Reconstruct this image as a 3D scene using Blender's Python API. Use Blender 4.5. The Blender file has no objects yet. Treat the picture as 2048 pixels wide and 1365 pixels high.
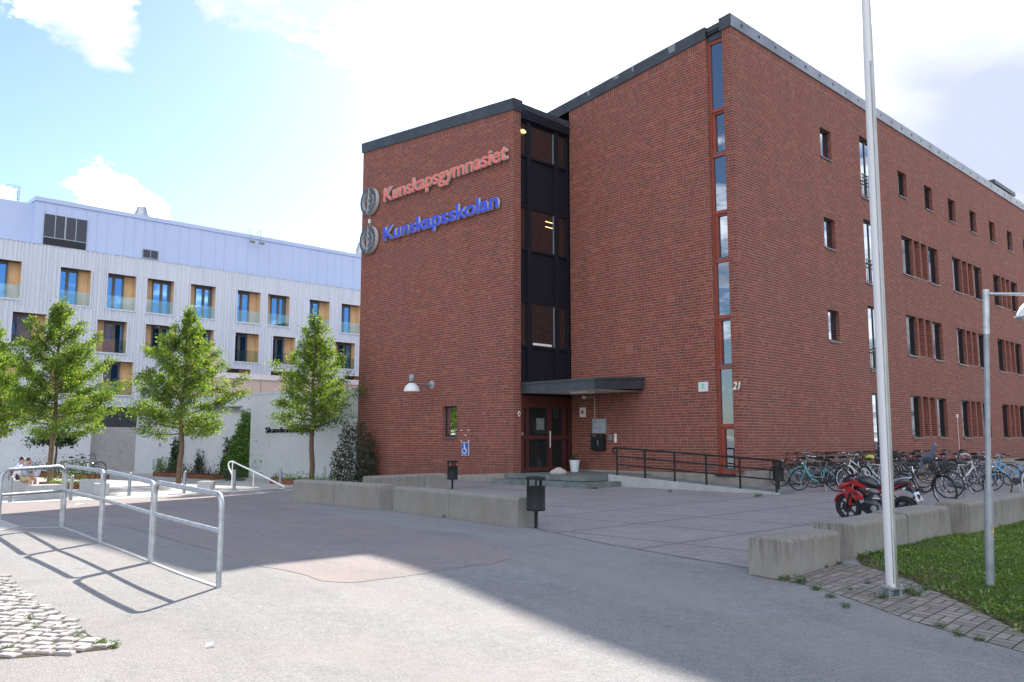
import bpy, bmesh, math, random
import numpy as np
from mathutils import Vector, Matrix, Euler
R=math.radians; PI=math.pi
sc=bpy.context.scene; COL=sc.collection
rng=random.Random(7)
# ---------------------------------------------------------------- camera maths
F=1669.0; PITCH=math.atan(198/1669); EYE=1.6
def ray(u,v):
    x=(u-1024)/F; y=(682.5-v)/F; c,s=math.cos(PITCH),math.sin(PITCH)
    return x, c-s*y, s+c*y
def at(u,v,z=0.0):
    r=ray(u,v); t=(z-EYE)/r[2]; return Vector((r[0]*t,r[1]*t,z))
def atd(u,v,y):
    r=ray(u,v); t=y/r[1]; return Vector((r[0]*t,y,EYE+r[2]*t))
# ---------------------------------------------------------------- ground shape
def sm(a,b,x):
    t=max(0.,min(1.,(x-a)/(b-a))); return t*t*(3-2*t)
def g(x,y):
    w=-0.6926*x+0.7213*y
    d=-0.32*sm(20,30,w)*sm(-2,-7,x)
    d-=0.28*sm(12.5,6.0,y)*sm(-3.2,.4,x)
    d+=0.10*sm(-3.5,-6.5,x)*sm(20,13,y)*sm(2,6,y)
    return d
def RE(x,y):
    s=1.0
    for _ in range(5): s=(EYE-g(x*s,y*s))/EYE
    return (x*s,y*s)
def gp(u,v,n=5):
    z=0
    for _ in range(n):
        p=at(u,v,z); z=g(p.x,p.y)
    return Vector((p.x,p.y,z))
# ---------------------------------------------------------------- object helpers
def tag(o,label=None,cat=None,group=None,kind=None):
    if label: o['label']=label
    if cat: o['category']=cat
    if group: o['group']=group
    if kind: o['kind']=kind
    return o
def empty(name,loc=(0,0,0),rz=0,label=None,cat=None,group=None,rx=0):
    o=bpy.data.objects.new(name,None); COL.objects.link(o); o.location=loc; o.rotation_euler=(rx,0,rz)
    o.empty_display_size=.2
    return tag(o,label,cat,group)
def link(name,me,parent=None,mat=None):
    o=bpy.data.objects.new(name,me); COL.objects.link(o)
    if parent: o.parent=parent
    if mat is not None: o.matrix_local=mat
    return o
class MB:
    def __init__(s): s.v=[]; s.f=[]; s.m=[]; s.uv=[]; s.T=None
    def pts(s,ps):
        i=len(s.v)
        for p in ps:
            p=Vector(p)
            if s.T is not None: p=s.T@p
            s.v.append(p[:])
        return i
    def face(s,idx,m=0,uv=None): s.f.append(tuple(idx)); s.m.append(m); s.uv.append(uv)
    def poly(s,ps,m=0,uv=None):
        i=s.pts(ps); s.face(range(i,i+len(ps)),m,uv)
    def box(s,x0,x1,y0,y1,z0,z1,m=0,T=None,skip=()):
        ps=[Vector(p) for p in ((x0,y0,z0),(x1,y0,z0),(x1,y1,z0),(x0,y1,z0),(x0,y0,z1),(x1,y0,z1),(x1,y1,z1),(x0,y1,z1))]
        if T is not None: ps=[T@p for p in ps]
        i=s.pts(ps)
        for k,q in enumerate(((3,2,1,0),(4,5,6,7),(0,1,5,4),(1,2,6,5),(2,3,7,6),(3,0,4,7))):
            if k not in skip: s.face([i+a for a in q],m)
    def tube(s,path,r,n=8,m=0,cap=True):
        P=[Vector(p) for p in path]
        if not isinstance(r,(list,tuple)): r=[r]*len(P)
        t0=(P[1]-P[0]).normalized(); up=Vector((0,0,1)) if abs(t0.z)<.9 else Vector((1,0,0))
        a=t0.cross(up).normalized(); rings=[]
        for k,p in enumerate(P):
            if k==0: t=P[1]-P[0]
            elif k==len(P)-1: t=P[-1]-P[-2]
            else: t=(P[k+1]-P[k]).normalized()+(P[k]-P[k-1]).normalized()
            t=t.normalized() if t.length>1e-9 else t0
            a=(a-t*a.dot(t)); a=a.normalized() if a.length>1e-6 else t.orthogonal().normalized()
            b=t.cross(a)
            rings.append(s.pts([p+(a*math.cos(2*PI*j/n)+b*math.sin(2*PI*j/n))*r[k] for j in range(n)]))
        for k in range(len(P)-1):
            for j in range(n):
                j2=(j+1)%n; s.face((rings[k]+j,rings[k]+j2,rings[k+1]+j2,rings[k+1]+j),m)
        if cap:
            s.face([rings[0]+j for j in range(n)][::-1],m); s.face([rings[-1]+j for j in range(n)],m)
    def lathe(s,prof,n=16,m=0,T=None,cap=True):
        rings=[]
        for r,z in prof:
            ps=[Vector((r*math.cos(2*PI*j/n),r*math.sin(2*PI*j/n),z)) for j in range(n)]
            if T is not None: ps=[T@p for p in ps]
            rings.append(s.pts(ps))
        for k in range(len(prof)-1):
            for j in range(n):
                j2=(j+1)%n; s.face((rings[k]+j,rings[k]+j2,rings[k+1]+j2,rings[k+1]+j),m)
        if cap:
            s.face([rings[0]+j for j in range(n)][::-1],m); s.face([rings[-1]+j for j in range(n)],m)
    def prism(s,poly,h0,h1,m=0,T=None,mc=None):
        # poly in local xy, extruded along z
        n=len(poly); A=[Vector((p[0],p[1],h0)) for p in poly]; B=[Vector((p[0],p[1],h1)) for p in poly]
        if T is not None: A=[T@p for p in A]; B=[T@p for p in B]
        a=s.pts(A); b=s.pts(B); mc=m if mc is None else mc
        for j in range(n):
            k=(j+1)%n; s.face((a+j,a+k,b+k,b+j),m)
        s.face([a+j for j in range(n)][::-1],mc); s.face([b+j for j in range(n)],mc)
    def torus(s,R0,r,n=28,k=8,m=0,T=None,sy=1.0):
        base=len(s.v); ps=[]
        for i in range(n):
            A=2*PI*i/n
            for j in range(k):
                B=2*PI*j/k; q=R0+r*math.cos(B)
                ps.append(Vector((q*math.cos(A),r*math.sin(B)*sy,q*math.sin(A))))
        if T is not None: ps=[T@p for p in ps]
        base=s.pts(ps)
        for i in range(n):
            for j in range(k):
                s.face((base+i*k+j,base+i*k+(j+1)%k,base+((i+1)%n)*k+(j+1)%k,base+((i+1)%n)*k+j),m)
    def loft(s,secs,n=12,m=0,e=2.0):
        # secs: (x, zc, halfheight, halfwidth) rings in the yz plane
        rings=[]
        for x,zc,hh,hw in secs:
            ps=[]
            for j in range(n):
                a=2*PI*j/n; c,q=math.cos(a),math.sin(a)
                ps.append((x,hw*math.copysign(abs(c)**(2/e),c),zc+hh*math.copysign(abs(q)**(2/e),q)))
            rings.append(s.pts(ps))
        for k in range(len(secs)-1):
            for j in range(n):
                j2=(j+1)%n; s.face((rings[k]+j,rings[k]+j2,rings[k+1]+j2,rings[k+1]+j),m)
        s.face([rings[0]+j for j in range(n)][::-1],m); s.face([rings[-1]+j for j in range(n)],m)
    def mesh(s,name,mats,smooth=False):
        me=bpy.data.meshes.new(name); me.from_pydata(s.v,[],s.f)
        for mt in mats: me.materials.append(mt)
        me.polygons.foreach_set('material_index',s.m)
        if any(u is not None for u in s.uv):
            ul=me.uv_layers.new(name='UVMap'); k=0
            for fi,f in enumerate(s.f):
                u=s.uv[fi]
                for j in range(len(f)):
                    if u is not None: ul.data[k].uv=u[j]
                    k+=1
        if smooth:
            me.polygons.foreach_set('use_smooth',[True]*len(s.f)); me.set_sharp_from_angle(angle=R(38))
        me.update(); return me
    def build(s,name,mats,parent=None,smooth=False,mat=None):
        if not isinstance(mats,(list,tuple)): mats=[mats]
        return link(name,s.mesh(name,mats,smooth),parent,mat)
def fine(o,sub=1):
    m=o.modifiers.new('Subd','SUBSURF'); m.levels=sub; m.render_levels=sub; return o
# ---------------------------------------------------------------- materials
MAT={}
class NT:
    def __init__(s,name):
        s.mat=bpy.data.materials.new(name); s.mat.use_nodes=True; s.t=s.mat.node_tree; s.n=s.t.nodes
        s.b=s.n['Principled BSDF']; s.out=s.n['Material Output']; MAT[name]=s.mat
    def N(s,ty,**kw):
        nd=s.n.new(ty)
        for k,v in kw.items(): setattr(nd,k,v)
        return nd
    def L(s,a,b): s.t.links.new(a,b)
    def set(s,sock,v):
        if hasattr(v,'is_linked') or hasattr(v,'links'): s.L(v,sock)
        else: sock.default_value=v
    def M(s,op,a,b=None,c=None):
        nd=s.N('ShaderNodeMath',operation=op); s.set(nd.inputs[0],a)
        if b is not None: s.set(nd.inputs[1],b)
        if c is not None: s.set(nd.inputs[2],c)
        return nd.outputs[0]
    def co(s,kind='Object',scale=None,rot=None,loc=None):
        tc=s.N('ShaderNodeTexCoord'); o=tc.outputs[kind]
        if scale or rot or loc:
            mp=s.N('ShaderNodeMapping'); s.L(o,mp.inputs[0])
            if loc: mp.inputs[1].default_value=loc
            if rot: mp.inputs[2].default_value=rot
            if scale: mp.inputs[3].default_value=scale
            o=mp.outputs[0]
        return o
    def noise(s,vec,scale,detail=3,rough=.55,dist=0,out=0):
        nd=s.N('ShaderNodeTexNoise'); s.L(vec,nd.inputs['Vector']); nd.inputs['Scale'].default_value=scale
        nd.inputs['Detail'].default_value=detail; nd.inputs['Roughness'].default_value=rough; nd.inputs['Distortion'].default_value=dist
        return nd.outputs[out]
    def ramp(s,fac,stops,interp='LINEAR'):
        nd=s.N('ShaderNodeValToRGB'); s.set(nd.inputs[0],fac); cr=nd.color_ramp; cr.interpolation=interp
        while len(cr.elements)<len(stops): cr.elements.new(.5)
        for e,(p,c) in zip(cr.elements,stops):
            e.position=p; e.color=(c,c,c,1) if isinstance(c,(int,float)) else (*c[:3],1)
        return nd.outputs[0]
    def mix(s,fac,a,b,blend='MIX'):
        nd=s.N('ShaderNodeMix',data_type='RGBA',blend_type=blend); s.set(nd.inputs[0],fac)
        for sock,v in ((nd.inputs[6],a),(nd.inputs[7],b)):
            if isinstance(v,tuple): sock.default_value=(*v[:3],1)
            else: s.L(v,sock)
        return nd.outputs[2]
    def bump(s,h,strength=.5,dist=.01):
        nd=s.N('ShaderNodeBump'); nd.inputs['Strength'].default_value=strength; nd.inputs['Distance'].default_value=dist
        s.L(h,nd.inputs['Height']); s.L(nd.outputs[0],s.b.inputs['Normal'])
    def color(s,c):
        if isinstance(c,tuple): s.b.inputs['Base Color'].default_value=(*c[:3],1)
        else: s.L(c,s.b.inputs['Base Color'])
    def rough(s,r): s.set(s.b.inputs['Roughness'],r)
    def metal(s,v): s.b.inputs['Metallic'].default_value=v
    def spec(s,v): s.b.inputs['Specular IOR Level'].default_value=v
    def rand(s):
        return s.N('ShaderNodeNewGeometry').outputs['Random Per Island']
def simple(name,c,rough=.6,metal=0,var=.12,scale=6,spec=.5,bump=0,bscale=60):
    t=NT(name); v=t.co('Object'); n=t.noise(v,scale,4)
    a=tuple(max(0,x*(1-var)) for x in c); b=tuple(min(1,x*(1+var)) for x in c)
    t.color(t.ramp(n,[(.3,a),(.7,b)])); t.rough(rough); t.metal(metal); t.spec(spec)
    if bump: t.bump(t.noise(v,bscale,4),bump,.004)
    return t.mat
def brick_mat(name,soldier=False):
    t=NT(name); uv=t.co('UV'); sp=t.N('ShaderNodeSeparateXYZ'); t.L(uv,sp.inputs[0]); u,v=sp.outputs[0],sp.outputs[1]
    vs=t.M('DIVIDE',v,.1); row=t.M('FLOOR',vs); fv=t.M('FRACT',vs)
    if soldier:
        q=t.M('DIVIDE',u,.3); cell=t.M('FLOOR',q); p=t.M('FRACT',q); idv=cell
        du=t.M('MULTIPLY',t.M('MINIMUM',p,t.M('SUBTRACT',1.,p)),.3)
    else:
        wr_=t.N('ShaderNodeTexWhiteNoise',noise_dimensions='1D'); t.L(row,wr_.inputs['W']); off=t.M('ADD',t.M('MULTIPLY',t.M('FLOORED_MODULO',row,2.),.1),t.M('MULTIPLY',t.M('FLOOR',t.M('MULTIPLY',wr_.outputs[0],10.)),.1)); q=t.M('ADD',t.M('DIVIDE',u,.75),off)
        cell=t.M('FLOOR',q); p=t.M('FRACT',q)
        idx=t.M('ADD',t.M('GREATER_THAN',p,.4),t.M('GREATER_THAN',p,.8)); idv=t.M('ADD',t.M('MULTIPLY',cell,3.),idx)
        d=t.M('MINIMUM',p,t.M('SUBTRACT',1.,p)); d=t.M('MINIMUM',d,t.M('ABSOLUTE',t.M('SUBTRACT',p,.4))); d=t.M('MINIMUM',d,t.M('ABSOLUTE',t.M('SUBTRACT',p,.8)))
        du=t.M('MULTIPLY',d,1.25)
    dv=t.M('MULTIPLY',t.M('MINIMUM',fv,t.M('SUBTRACT',1.,fv)),.1)
    e=t.M('MINIMUM',du,dv)
    mort=t.N('ShaderNodeMapRange'); t.L(e,mort.inputs[0]); mort.inputs[1].default_value=.0065; mort.inputs[2].default_value=.0105
    mort.inputs[3].default_value=1; mort.inputs[4].default_value=0
    cb=t.N('ShaderNodeCombineXYZ'); t.L(idv,cb.inputs[0]); t.L(row,cb.inputs[1])
    wn=t.N('ShaderNodeTexWhiteNoise',noise_dimensions='3D'); t.L(cb.outputs[0],wn.inputs[0])
    c=t.ramp(wn.outputs[0],[(0,(.160,.058,.048)),(.2,(.195,.053,.039)),(.45,(.232,.055,.037)),(.7,(.255,.060,.040)),(.9,(.28,.080,.049)),(1,(.32,.105,.060))])
    ob=t.co('Object')
    big=t.noise(ob,.35,4,.6); c=t.mix(t.M('MULTIPLY',t.ramp(big,[(.35,0.),(.75,1.)]),.42),c,(.21,.075,.062))
    c=t.mix(.30,c,t.ramp(t.noise(ob,45,3),[(.25,.35),(.75,1.)]),'MULTIPLY')
    mc=t.mix(t.noise(ob,1.2,3),(.28,.20,.165),(.36,.27,.225))
    c=t.mix(mort.outputs[0],c,mc)
    mp=t.N('ShaderNodeMapping'); t.L(ob,mp.inputs[0]); mp.inputs[3].default_value=(1.3,1.3,.12)
    st=t.ramp(t.noise(mp.outputs[0],1,5,.6),[(.3,.93),(.65,1.03)]); c=t.mix(1.,c,st,'MULTIPLY')
    sz=t.N('ShaderNodeSeparateXYZ'); t.L(ob,sz.inputs[0]); gr=t.noise(ob,1.6,5,.7)
    foot=t.M('MULTIPLY',t.ramp(t.M('DIVIDE',sz.outputs[2],4.),[(.06,1.),(.40,0.)]),t.ramp(gr,[(.35,.2),(.7,1.)])); c=t.mix(t.M('MULTIPLY',foot,.45),c,(.085,.05,.045))
    m3=t.N('ShaderNodeMapping'); t.L(ob,m3.inputs[0]); m3.inputs[3].default_value=(.9,.9,.05); c=t.mix(t.M('MULTIPLY',t.ramp(t.noise(m3.outputs[0],1.6,5,.65),[(.55,0.),(.75,1.)]),.10),c,(.28,.14,.11))
    t.color(c); t.rough(.86); t.spec(.3)
    h=t.M('SUBTRACT',t.M('MULTIPLY',t.noise(ob,70,3),.25),mort.outputs[0]); t.bump(h,.7,.006)
    return t.mat
BRICK=brick_mat('brick'); SOLD=brick_mat('brick_soldier',True)
def concrete(name,c,stain=True,sc=1.0):
    t=NT(name); o=t.co('Object'); n=t.noise(o,3,6,.6); c1=tuple(x*.86 for x in c); c2=tuple(min(1,x*1.12) for x in c)
    col=t.ramp(n,[(.3,c1),(.7,c2)])
    fine_=t.noise(o,160,2); col=t.mix(.25,col,t.ramp(fine_,[(.3,.6),(.7,1.)]),'MULTIPLY')
    if stain:
        mp=t.N('ShaderNodeMapping'); t.L(o,mp.inputs[0]); mp.inputs[3].default_value=(11,11,.9)
        s_=t.noise(mp.outputs[0],2.2,5,.65)
        sp=t.N('ShaderNodeSeparateXYZ'); t.L(o,sp.inputs[0])
        hz=t.ramp(sp.outputs[2],[(.12,.15),(.40,.75)])
        f=t.M('MULTIPLY',t.ramp(s_,[(.40,0.),(.66,.25 if stain=='light' else .85)]),hz)
        col=t.mix(f,col,(.095,.078,.056))
        col=t.mix(t.ramp(t.noise(o,1.1,3),[(.5,0.),(.75,.30)]),col,(.26,.21,.15))
    t.color(col); t.rough(.9); t.spec(.25)
    t.bump(t.noise(o,90,4),.25,.004); return t.mat
CONC=concrete('concrete_cast',(.285,.268,.245)); CONCC=concrete('concrete_clean',(.265,.25,.228),'light'); PLINTH=concrete('concrete_plinth',(.29,.27,.24),False); CONC2=concrete('concrete_pale',(.40,.40,.40),False)
def asphalt(name,c,pink=0):
    t=NT(name); o=t.co('Object')
    big=t.noise(o,.22,5,.6); col=t.ramp(big,[(.3,tuple(x*.84 for x in c)),(.7,tuple(x*1.12 for x in c))])
    vor=t.N('ShaderNodeTexVoronoi'); t.L(o,vor.inputs['Vector']); vor.inputs['Scale'].default_value=75
    sp=t.ramp(vor.outputs['Color'],[(.0,.62),(.5,.97),(1.,1.42)]); col=t.mix(.7,col,sp,'MULTIPLY')
    med=t.noise(o,9,4,.7); col=t.mix(.45,col,t.ramp(med,[(.3,.72),(.7,1.12)]),'MULTIPLY')
    # worn patches, oil marks and a few fine cracks
    pt=t.noise(o,.9,3,.5,1.2); col=t.mix(t.ramp(pt,[(.56,0.),(.66,.22)]),col,tuple(x*.62 for x in c))
    cv=t.N('ShaderNodeTexVoronoi',feature='DISTANCE_TO_EDGE'); dn=t.noise(o,1.6,3,out=1)
    vm=t.N('ShaderNodeVectorMath',operation='ADD'); t.L(o,vm.inputs[0]); sc2=t.N('ShaderNodeVectorMath',operation='SCALE'); t.L(dn,sc2.inputs[0]); sc2.inputs['Scale'].default_value=.9; t.L(sc2.outputs[0],vm.inputs[1])
    t.L(vm.outputs[0],cv.inputs['Vector']); cv.inputs['Scale'].default_value=.28
    crack=t.M('MULTIPLY',t.M('LESS_THAN',cv.outputs['Distance'],.0022),t.ramp(t.noise(o,.45,2),[(.56,0.),(.64,.45)]))
    col=t.mix(crack,col,(.07,.07,.07))
    tw=t.N('ShaderNodeMapping',vector_type='TEXTURE'); t.L(o,tw.inputs[0]); tw.inputs[2].default_value=(0,0,R(-52)); tw.inputs[3].default_value=(7,.55,1); col=t.mix(.55,col,t.ramp(t.noise(tw.outputs[0],1.0,4,.6),[(.3,.82),(.7,1.12)]),'MULTIPLY')
    sd=t.noise(o,2.6,6,.75); col=t.mix(t.ramp(sd,[(.56,0.),(.72,.30)]),col,tuple(min(1,x*1.35) for x in c))
    hv=t.noise(o,.55,4,.6); col=t.mix(t.ramp(hv,[(.42,0.),(.62,.5)]),col,(c[0]*1.12,c[1]*1.0,c[2]*.95))
    oil=t.noise(o,1.7,2,.4,.6,0); col=t.mix(t.ramp(oil,[(.68,0.),(.76,.35)]),col,tuple(x*.5 for x in c))
    grit=t.N('ShaderNodeTexVoronoi'); t.L(o,grit.inputs['Vector']); grit.inputs['Scale'].default_value=3.1; gd=t.M('LESS_THAN',grit.outputs['Distance'],.035); col=t.mix(t.M('MULTIPLY',gd,.6),col,(.12,.11,.10))
    t.color(col); t.rough(.92); t.spec(.25)
    t.bump(t.M('ADD',vor.outputs['Distance'],t.noise(o,30,3)),.8,.006); return t.mat
ASPH=asphalt('asphalt_grey',(.235,.235,.238)); PINK=asphalt('asphalt_red_chip',(.243,.220,.220))
def pavers():
    t=NT('paving'); o=t.co('Object',loc=(-26.2,0,0)); ob=t.co('Object')
    mp=t.N('ShaderNodeMapping',vector_type='TEXTURE'); t.L(ob,mp.inputs[0]); mp.inputs[1].default_value=(7.862,28.546,0); mp.inputs[2].default_value=(0,0,R(43.84))
    sp=t.N('ShaderNodeSeparateXYZ'); t.L(mp.outputs[0],sp.inputs[0]); x,y=sp.outputs[0],sp.outputs[1]
    def band(a,per,off,w):
        q=t.M('FRACT',t.M('DIVIDE',t.M('ADD',a,off),per)); return t.M('LESS_THAN',q,w/per)
    bd=t.M('MAXIMUM',band(x,2.02,.34+20.2,.12),band(y,2.3,.53+23,.12))
    br=t.N('ShaderNodeTexBrick'); t.L(mp.outputs[0],br.inputs['Vector']); br.inputs['Scale'].default_value=1
    br.inputs['Brick Width'].default_value=.21; br.inputs['Row Height'].default_value=.105; br.inputs['Mortar Size'].default_value=.005; br.inputs['Mortar Smooth'].default_value=.3
    br.inputs['Color1'].default_value=(.265,.240,.238,1); br.inputs['Color2'].default_value=(.31,.285,.282,1); br.inputs['Mortar'].default_value=(.14,.13,.125,1)
    col=t.mix(t.M('MULTIPLY',bd,.75),br.outputs[0],(.165,.155,.158))
    col=t.mix(.6,col,t.ramp(t.noise(ob,.6,5,.65),[(.3,.78),(.7,1.12)]),'MULTIPLY')
    col=t.mix(.4,col,t.ramp(t.noise(ob,40,3),[(.3,.7),(.7,1.1)]),'MULTIPLY')
    t.color(col); t.rough(.88); t.spec(.25); t.bump(t.M('ADD',t.M('MULTIPLY',br.outputs[1],-1.),t.M('MULTIPLY',t.noise(ob,60,3),.4)),.6,.005)
    return t.mat
PAV=pavers()
def basket():
    t=NT('brick_paving'); ob=t.co('Object'); mp=t.N('ShaderNodeMapping',vector_type='TEXTURE'); t.L(ob,mp.inputs[0]); mp.inputs[2].default_value=(0,0,R(43.84))
    nz=t.noise(ob,1.5,2,out=1); sv=t.N('ShaderNodeVectorMath',operation='SCALE'); t.L(nz,sv.inputs[0]); sv.inputs['Scale'].default_value=.05
    ad=t.N('ShaderNodeVectorMath',operation='ADD'); t.L(mp.outputs[0],ad.inputs[0]); t.L(sv.outputs[0],ad.inputs[1])
    sp=t.N('ShaderNodeSeparateXYZ'); t.L(ad.outputs[0],sp.inputs[0]); S=.225
    x=t.M('DIVIDE',sp.outputs[0],S); y=t.M('DIVIDE',sp.outputs[1],S)
    ix,iy=t.M('FLOOR',x),t.M('FLOOR',y); fx,fy=t.M('FRACT',x),t.M('FRACT',y)
    par=t.M('FLOORED_MODULO',t.M('ADD',ix,iy),2.)
    def mixv(a,b): return t.M('ADD',t.M('MULTIPLY',a,t.M('SUBTRACT',1.,par)),t.M('MULTIPLY',b,par))
    a=mixv(fx,fy); b=mixv(fy,fx)
    b3=t.M('MULTIPLY',b,2.); half=t.M('FLOOR',b3); fb=t.M('FRACT',b3)
    da=t.M('MULTIPLY',t.M('MINIMUM',a,t.M('SUBTRACT',1.,a)),S); db=t.M('MULTIPLY',t.M('MINIMUM',fb,t.M('SUBTRACT',1.,fb)),S/2)
    e=t.M('MINIMUM',da,db); m=t.N('ShaderNodeMapRange'); t.L(e,m.inputs[0]); m.inputs[1].default_value=.004; m.inputs[2].default_value=.010; m.inputs[3].default_value=1; m.inputs[4].default_value=0
    cb=t.N('ShaderNodeCombineXYZ'); t.L(ix,cb.inputs[0]); t.L(iy,cb.inputs[1]); t.L(half,cb.inputs[2]); wn=t.N('ShaderNodeTexWhiteNoise',noise_dimensions='3D'); t.L(cb.outputs[0],wn.inputs[0])
    col=t.ramp(wn.outputs[0],[(0,(.20,.180,.16)),(.5,(.245,.222,.20)),(1,(.30,.265,.235))])
    col=t.mix(.5,col,t.ramp(t.noise(ob,30,4),[(.3,.6),(.7,1.1)]),'MULTIPLY'); col=t.mix(t.ramp(t.noise(ob,1.3,4),[(.5,0.),(.7,.35)]),col,(.10,.095,.06))
    col=t.mix(m.outputs[0],col,(.05,.045,.032)); t.color(col); t.rough(.9); t.spec(.2)
    t.bump(t.M('SUBTRACT',t.M('MULTIPLY',t.noise(ob,80,3),.3),m.outputs[0]),.8,.008); return t.mat
BASK=basket()
def leafmat(name,cols,trans=.45,gloss=.12,hue=None):
    t=NT(name); c=t.ramp(t.rand(),[(i/(len(cols)-1),x) for i,x in enumerate(cols)])
    d=t.N('ShaderNodeBsdfDiffuse'); t.L(c,d.inputs[0]); tr=t.N('ShaderNodeBsdfTranslucent')
    t.L(t.mix(1.,c,(1.55,1.5,.55),'MULTIPLY'),tr.inputs[0])
    m=t.N('ShaderNodeMixShader'); m.inputs[0].default_value=trans; t.L(d.outputs[0],m.inputs[1]); t.L(tr.outputs[0],m.inputs[2])
    gl=t.N('ShaderNodeBsdfGlossy'); gl.inputs['Roughness'].default_value=.5; gl.inputs[0].default_value=(.9,.95,.9,1)
    m2=t.N('ShaderNodeMixShader'); m2.inputs[0].default_value=gloss; t.L(m.outputs[0],m2.inputs[1]); t.L(gl.outputs[0],m2.inputs[2])
    t.L(m2.outputs[0],t.out.inputs[0]); return t.mat
LEAF=leafmat('leaf_tree',[(.045,.100,.020),(.080,.150,.030),(.118,.200,.038),(.165,.245,.052),(.24,.27,.08)],.58,.02)
LEAFD=leafmat('leaf_dark',[(.020,.050,.018),(.030,.075,.020),(.045,.095,.028)],.35,.06)
LEAFV=leafmat('leaf_vine',[(.07,.17,.022),(.11,.24,.035),(.16,.29,.05)],.5,.06)
LEAFG=leafmat('leaf_shrub',[(.030,.045,.030),(.045,.060,.034),(.065,.075,.045)],.3,.05)
HEATH=leafmat('leaf_heather',[(.055,.040,.040),(.075,.050,.045),(.06,.065,.04)],.3,.04)
GRASS=leafmat('grass_blade',[(.055,.115,.018),(.080,.155,.026),(.115,.19,.036),(.18,.23,.06)],.45,.05)
WEED=leafmat('leaf_weed',[(.035,.085,.018),(.06,.12,.022),(.10,.14,.035)],.4,.05)
SOIL=simple('soil',(.075,.055,.038),.95,0,.4,5,.1,.6,40)
TURF=simple('turf_soil',(.070,.068,.034),.95,0,.5,5,.1,.6,40)
def bark():
    t=NT('bark'); o=t.co('Object'); mp=t.N('ShaderNodeMapping'); t.L(o,mp.inputs[0]); mp.inputs[3].default_value=(14,14,3)
    n=t.noise(mp.outputs[0],2,5,.7); t.color(t.ramp(n,[(.3,(.07,.045,.03)),(.7,(.19,.125,.085))])); t.rough(.9); t.bump(n,.7,.02); return t.mat
BARK=bark()
def glass(name,dark,tint,base,fr):
    t=NT(name); d=t.N('ShaderNodeBsdfDiffuse'); d.inputs[0].default_value=(*dark,1)
    gl=t.N('ShaderNodeBsdfGlossy'); gl.inputs[0].default_value=(*tint,1); gl.inputs['Roughness'].default_value=.012
    o=t.co('Object'); bp=t.N('ShaderNodeBump'); bp.inputs['Strength'].default_value=.02; bp.inputs['Distance'].default_value=.02; t.L(t.noise(o,1.1,2),bp.inputs['Height']); t.L(bp.outputs[0],gl.inputs['Normal'])
    lw=t.N('ShaderNodeLayerWeight'); lw.inputs[0].default_value=fr
    f=t.M('MINIMUM',t.M('ADD',t.M('MULTIPLY',lw.outputs['Fresnel'],.9),base),1.)
    m=t.N('ShaderNodeMixShader'); t.L(f,m.inputs[0]); t.L(d.outputs[0],m.inputs[1]); t.L(gl.outputs[0],m.inputs[2]); t.L(m.outputs[0],t.out.inputs[0]); return t.mat
GLASS=glass('window_glass',(.012,.014,.018),(.80,.88,1.0),.26,.25)
GLASSD=glass('dark_glass',(.012,.012,.013),(.66,.66,.66),.22,.2)
GLASSE=glass('door_glass',(.020,.022,.022),(.6,.62,.64),.05,.15)
GLASSS=glass('side_glass',(.016,.018,.020),(.62,.66,.74),.03,.22)
GLASSB=glass('blue_glass',(.02,.05,.11),(.24,.50,.92),.62,.25)
def clearglass():
    t=NT('balustrade_glass'); tr=t.N('ShaderNodeBsdfTransparent'); tr.inputs[0].default_value=(.80,.93,.92,1)
    d=t.N('ShaderNodeBsdfGlossy'); d.inputs[0].default_value=(.75,.95,1,1); d.inputs['Roughness'].default_value=.03
    m=t.N('ShaderNodeMixShader'); m.inputs[0].default_value=.22; t.L(tr.outputs[0],m.inputs[1]); t.L(d.outputs[0],m.inputs[2]); t.L(m.outputs[0],t.out.inputs[0]); return t.mat
CLEAR=clearglass()
ROOFD=simple('roof_metal_dark',(.048,.055,.065),.5,.2,.3,1.5); ROOFL=simple('roof_metal_pale',(.22,.23,.26),.45,.5,.25,.8)
FRAMED=simple('frame_dark',(.018,.021,.027),.4,0,.15); PANELD=simple('panel_dark',(.011,.012,.019),.5,0,.12,.5,.25)
FRAMER=simple('frame_red',(.27,.055,.035),.5,0,.12); REDDOOR=simple('door_red',(.085,.022,.017),.45,0,.15)
SILL=simple('sill_metal',(.10,.105,.12),.45,.4,.2); CREAM=simple('soffit_white',(.76,.74,.69),.7,0,.08)
BLACK=simple('black_paint',(.014,.015,.016),.62,0,.3,6,.3); GALV=simple('galvanised_steel',(.42,.44,.46),.42,.75,.22,9)
GALVD=simple('galvanised_grey',(.27,.29,.31),.5,.4,.2,6); WHITEP=simple('white_paint',(.78,.78,.77),.45,0,.06)
STONEW=simple('rock_grey',(.36,.33,.31),.9,0,.25,9,.2,.5,20); SLATE=simple('slate_step',(.145,.165,.16),.7,0,.25,3,.3,.3,30)
def polemat():
    t=NT('flagpole_white'); o=t.co('Object'); sp=t.N('ShaderNodeSeparateXYZ'); t.L(o,sp.inputs[0])
    mp=t.N('ShaderNodeMapping'); t.L(o,mp.inputs[0]); mp.inputs[3].default_value=(9,9,1.1)
    n=t.noise(mp.outputs[0],2,6,.7); side=t.ramp(t.M('ADD',t.M('MULTIPLY',sp.outputs[0],7.),.5),[(.50,0.),(.66,1.)])
    f=t.M('MULTIPLY',t.ramp(n,[(.30,.35),(.60,1.)]),side); low=t.ramp(t.M('DIVIDE',sp.outputs[2],9.),[(.0,1.),(.75,.45)])
    t.color(t.mix(t.M('MULTIPLY',f,low),(.60,.60,.61),(.17,.168,.12))); t.rough(.45); return t.mat
POLEM=polemat()
TAN=simple('timber_panel',(.74,.50,.275),.6,0,.1,1.2); BROWN=simple('frame_bronze',(.13,.115,.105),.45,.2,.15)
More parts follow.
